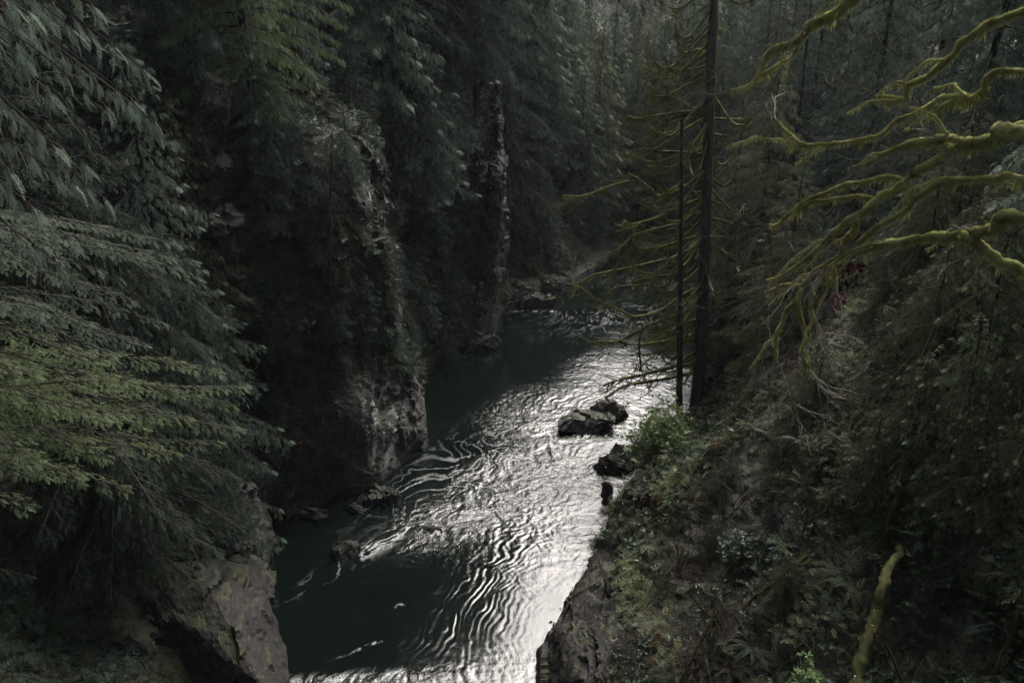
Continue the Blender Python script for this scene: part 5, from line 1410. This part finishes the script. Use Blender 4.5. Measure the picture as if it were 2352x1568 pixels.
lab(undergrowth('undergrowth', FR, 70000, 2, 'under', TP['under'], .20, .5, .35), "dull olive and brown undergrowth matting the right slope", 'undergrowth')
lab(undergrowth('evergreen_sprays', FL, 24000, 3, 'hemlock_dark', TP['hem'], .35, .7, .3, .15), "small dark evergreen growth crowding the left wall", 'undergrowth')
lab(undergrowth('evergreen_sprays', FR, 22000, 4, 'cedar_olive', TP['hem'], .3, .6, .3, .15), "small olive evergreen growth on the right slope", 'undergrowth')
lab(undergrowth('dead_litter', FL, 16000, 5, 'litter', TP['under'], .2, .45, .6), "dead brown litter caught on the left wall", 'litter')
lab(undergrowth('dead_litter', FR, 12000, 6, 'litter', TP['under'], .18, .42, .6), "dead brown litter and old stalks on the right slope", 'litter')
lab(undergrowth('broad_leaves', FL, 9000, 7, 'broad', TP['leaf'], .14, .26, .0, .2), "scattered dark broad leaves on the left wall", 'ground cover')
lab(undergrowth('broad_leaves', FR, 6000, 8, 'broad', TP['leaf'], .12, .24, .0, .2), "scattered dark broad leaves on the right slope", 'ground cover')
def thicket(name, Fd, n, seed, mat, Lr, label):
    p, nn, dep = scatter(Fd, n, seed=seed, pw=1.2); g = Geo()
    np.random.seed(seed); random.seed(seed)
    for i in range(n):
        L = random.uniform(*Lr); d = np.random.normal(size=3); d = d / np.linalg.norm(d) + nn[i] * .6 + np.array([0, 0, .35])
        d /= np.linalg.norm(d); e = p[i] + d * L * .55; f = e + (d + np.array([0, 0, -.9]) + np.random.normal(size=3) * .3) * L * .4
        q = spline([p[i], e, f], 7); r = random.uniform(.004, .011) * max(.7, dep[i] / 28); g.tube(q, np.linspace(r, r * .4, 7), 3)
    o = g.make(name, M[mat]); tag(o, label, 'thicket', kind='stuff')
thicket('bare_thicket', FR, 6500, 31, 'twig_brown', (.5, 2.0), "brown bare canes and brambles tangled over the right slope")
thicket('bare_thicket', FR, 900, 32, 'twig', (.5, 1.8), "pale thin twigs tangled over the right slope")
thicket('bare_thicket', FL, 4200, 33, 'twig_brown', (.5, 1.7), "brown bare twigs tangled over the left wall")

# moss hair on ledges
def mossy(name, Fd, n, seed, label):
    p, nn, dep = scatter(Fd, n, seed=seed, pw=1.3, steep=-.1)
    d = nn + np.random.normal(size=(n, 3)) * .6; s = np.random.uniform(.08, .2, n) * np.clip(dep / 30, .5, 1.5)
    g = Geo(); g.inst(TP['blade'][0], frames(p, d, np.random.normal(size=(n, 3)), s)); tag(g.make(name, M['moss_dark']), label, 'moss', kind='stuff')
mossy('moss', FR, 60000, 41, "olive moss over the right slope")
mossy('moss', FL, 50000, 42, "olive moss over the ledges of the left wall")

# far wood on the hill behind the bend: one mass
g = Geo(); n = 2600; ix = np.random.randint(0, 89, n); iy = np.random.randint(0, 26, n)
pp = Vh[ix, iy] + np.random.uniform(-3, 3, (n, 3)) * [1, 1, 0]
for k in range(n):
    h = random.uniform(14, 24); m_ = 46; t = np.random.rand(m_) ** .8; a = np.random.rand(m_) * 6.28; rr = 4.0 * (1 - t) * np.random.uniform(.5, 1, m_) + .2
    pos = pp[k] + np.column_stack([np.cos(a) * rr, np.sin(a) * rr, t * h]); d = np.column_stack([np.cos(a), np.sin(a), -.6 + 0 * a])
    g.inst(TP['far'][k % 3], frames(pos, d, np.array([[0, 0, 1.]]).repeat(m_, 0), np.random.uniform(1.6, 3.0, m_)))
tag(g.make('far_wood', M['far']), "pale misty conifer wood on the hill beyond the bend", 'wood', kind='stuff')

# ------------------------------------------------------------------ haze
def closed_box(name, lo, hi, mat):
    x0, y0, z0 = lo; x1, y1, z1 = hi
    V = np.array([[x0, y0, z0], [x1, y0, z0], [x1, y1, z0], [x0, y1, z0], [x0, y0, z1], [x1, y0, z1], [x1, y1, z1], [x0, y1, z1]], float)
    Q = np.array([[0, 3, 2, 1], [4, 5, 6, 7], [0, 1, 5, 4], [1, 2, 6, 5], [2, 3, 7, 6], [3, 0, 4, 7]])
    return link(name, mesh_quads(name, V, Q, mat))
m, n, l = mat_new('haze_air')
pv = N(n, "ShaderNodeVolumePrincipled"); pv.inputs['Color'].default_value = (.80, .86, .90, 1); pv.inputs['Density'].default_value = HAZE
pv.inputs['Anisotropy'].default_value = .2
o = N(n, "ShaderNodeOutputMaterial"); l.new(pv.outputs[0], o.inputs[1])
hb = closed_box('haze', (-910, -910, -3), (910, 1210, 130), m); tag(hb, kind='stuff')
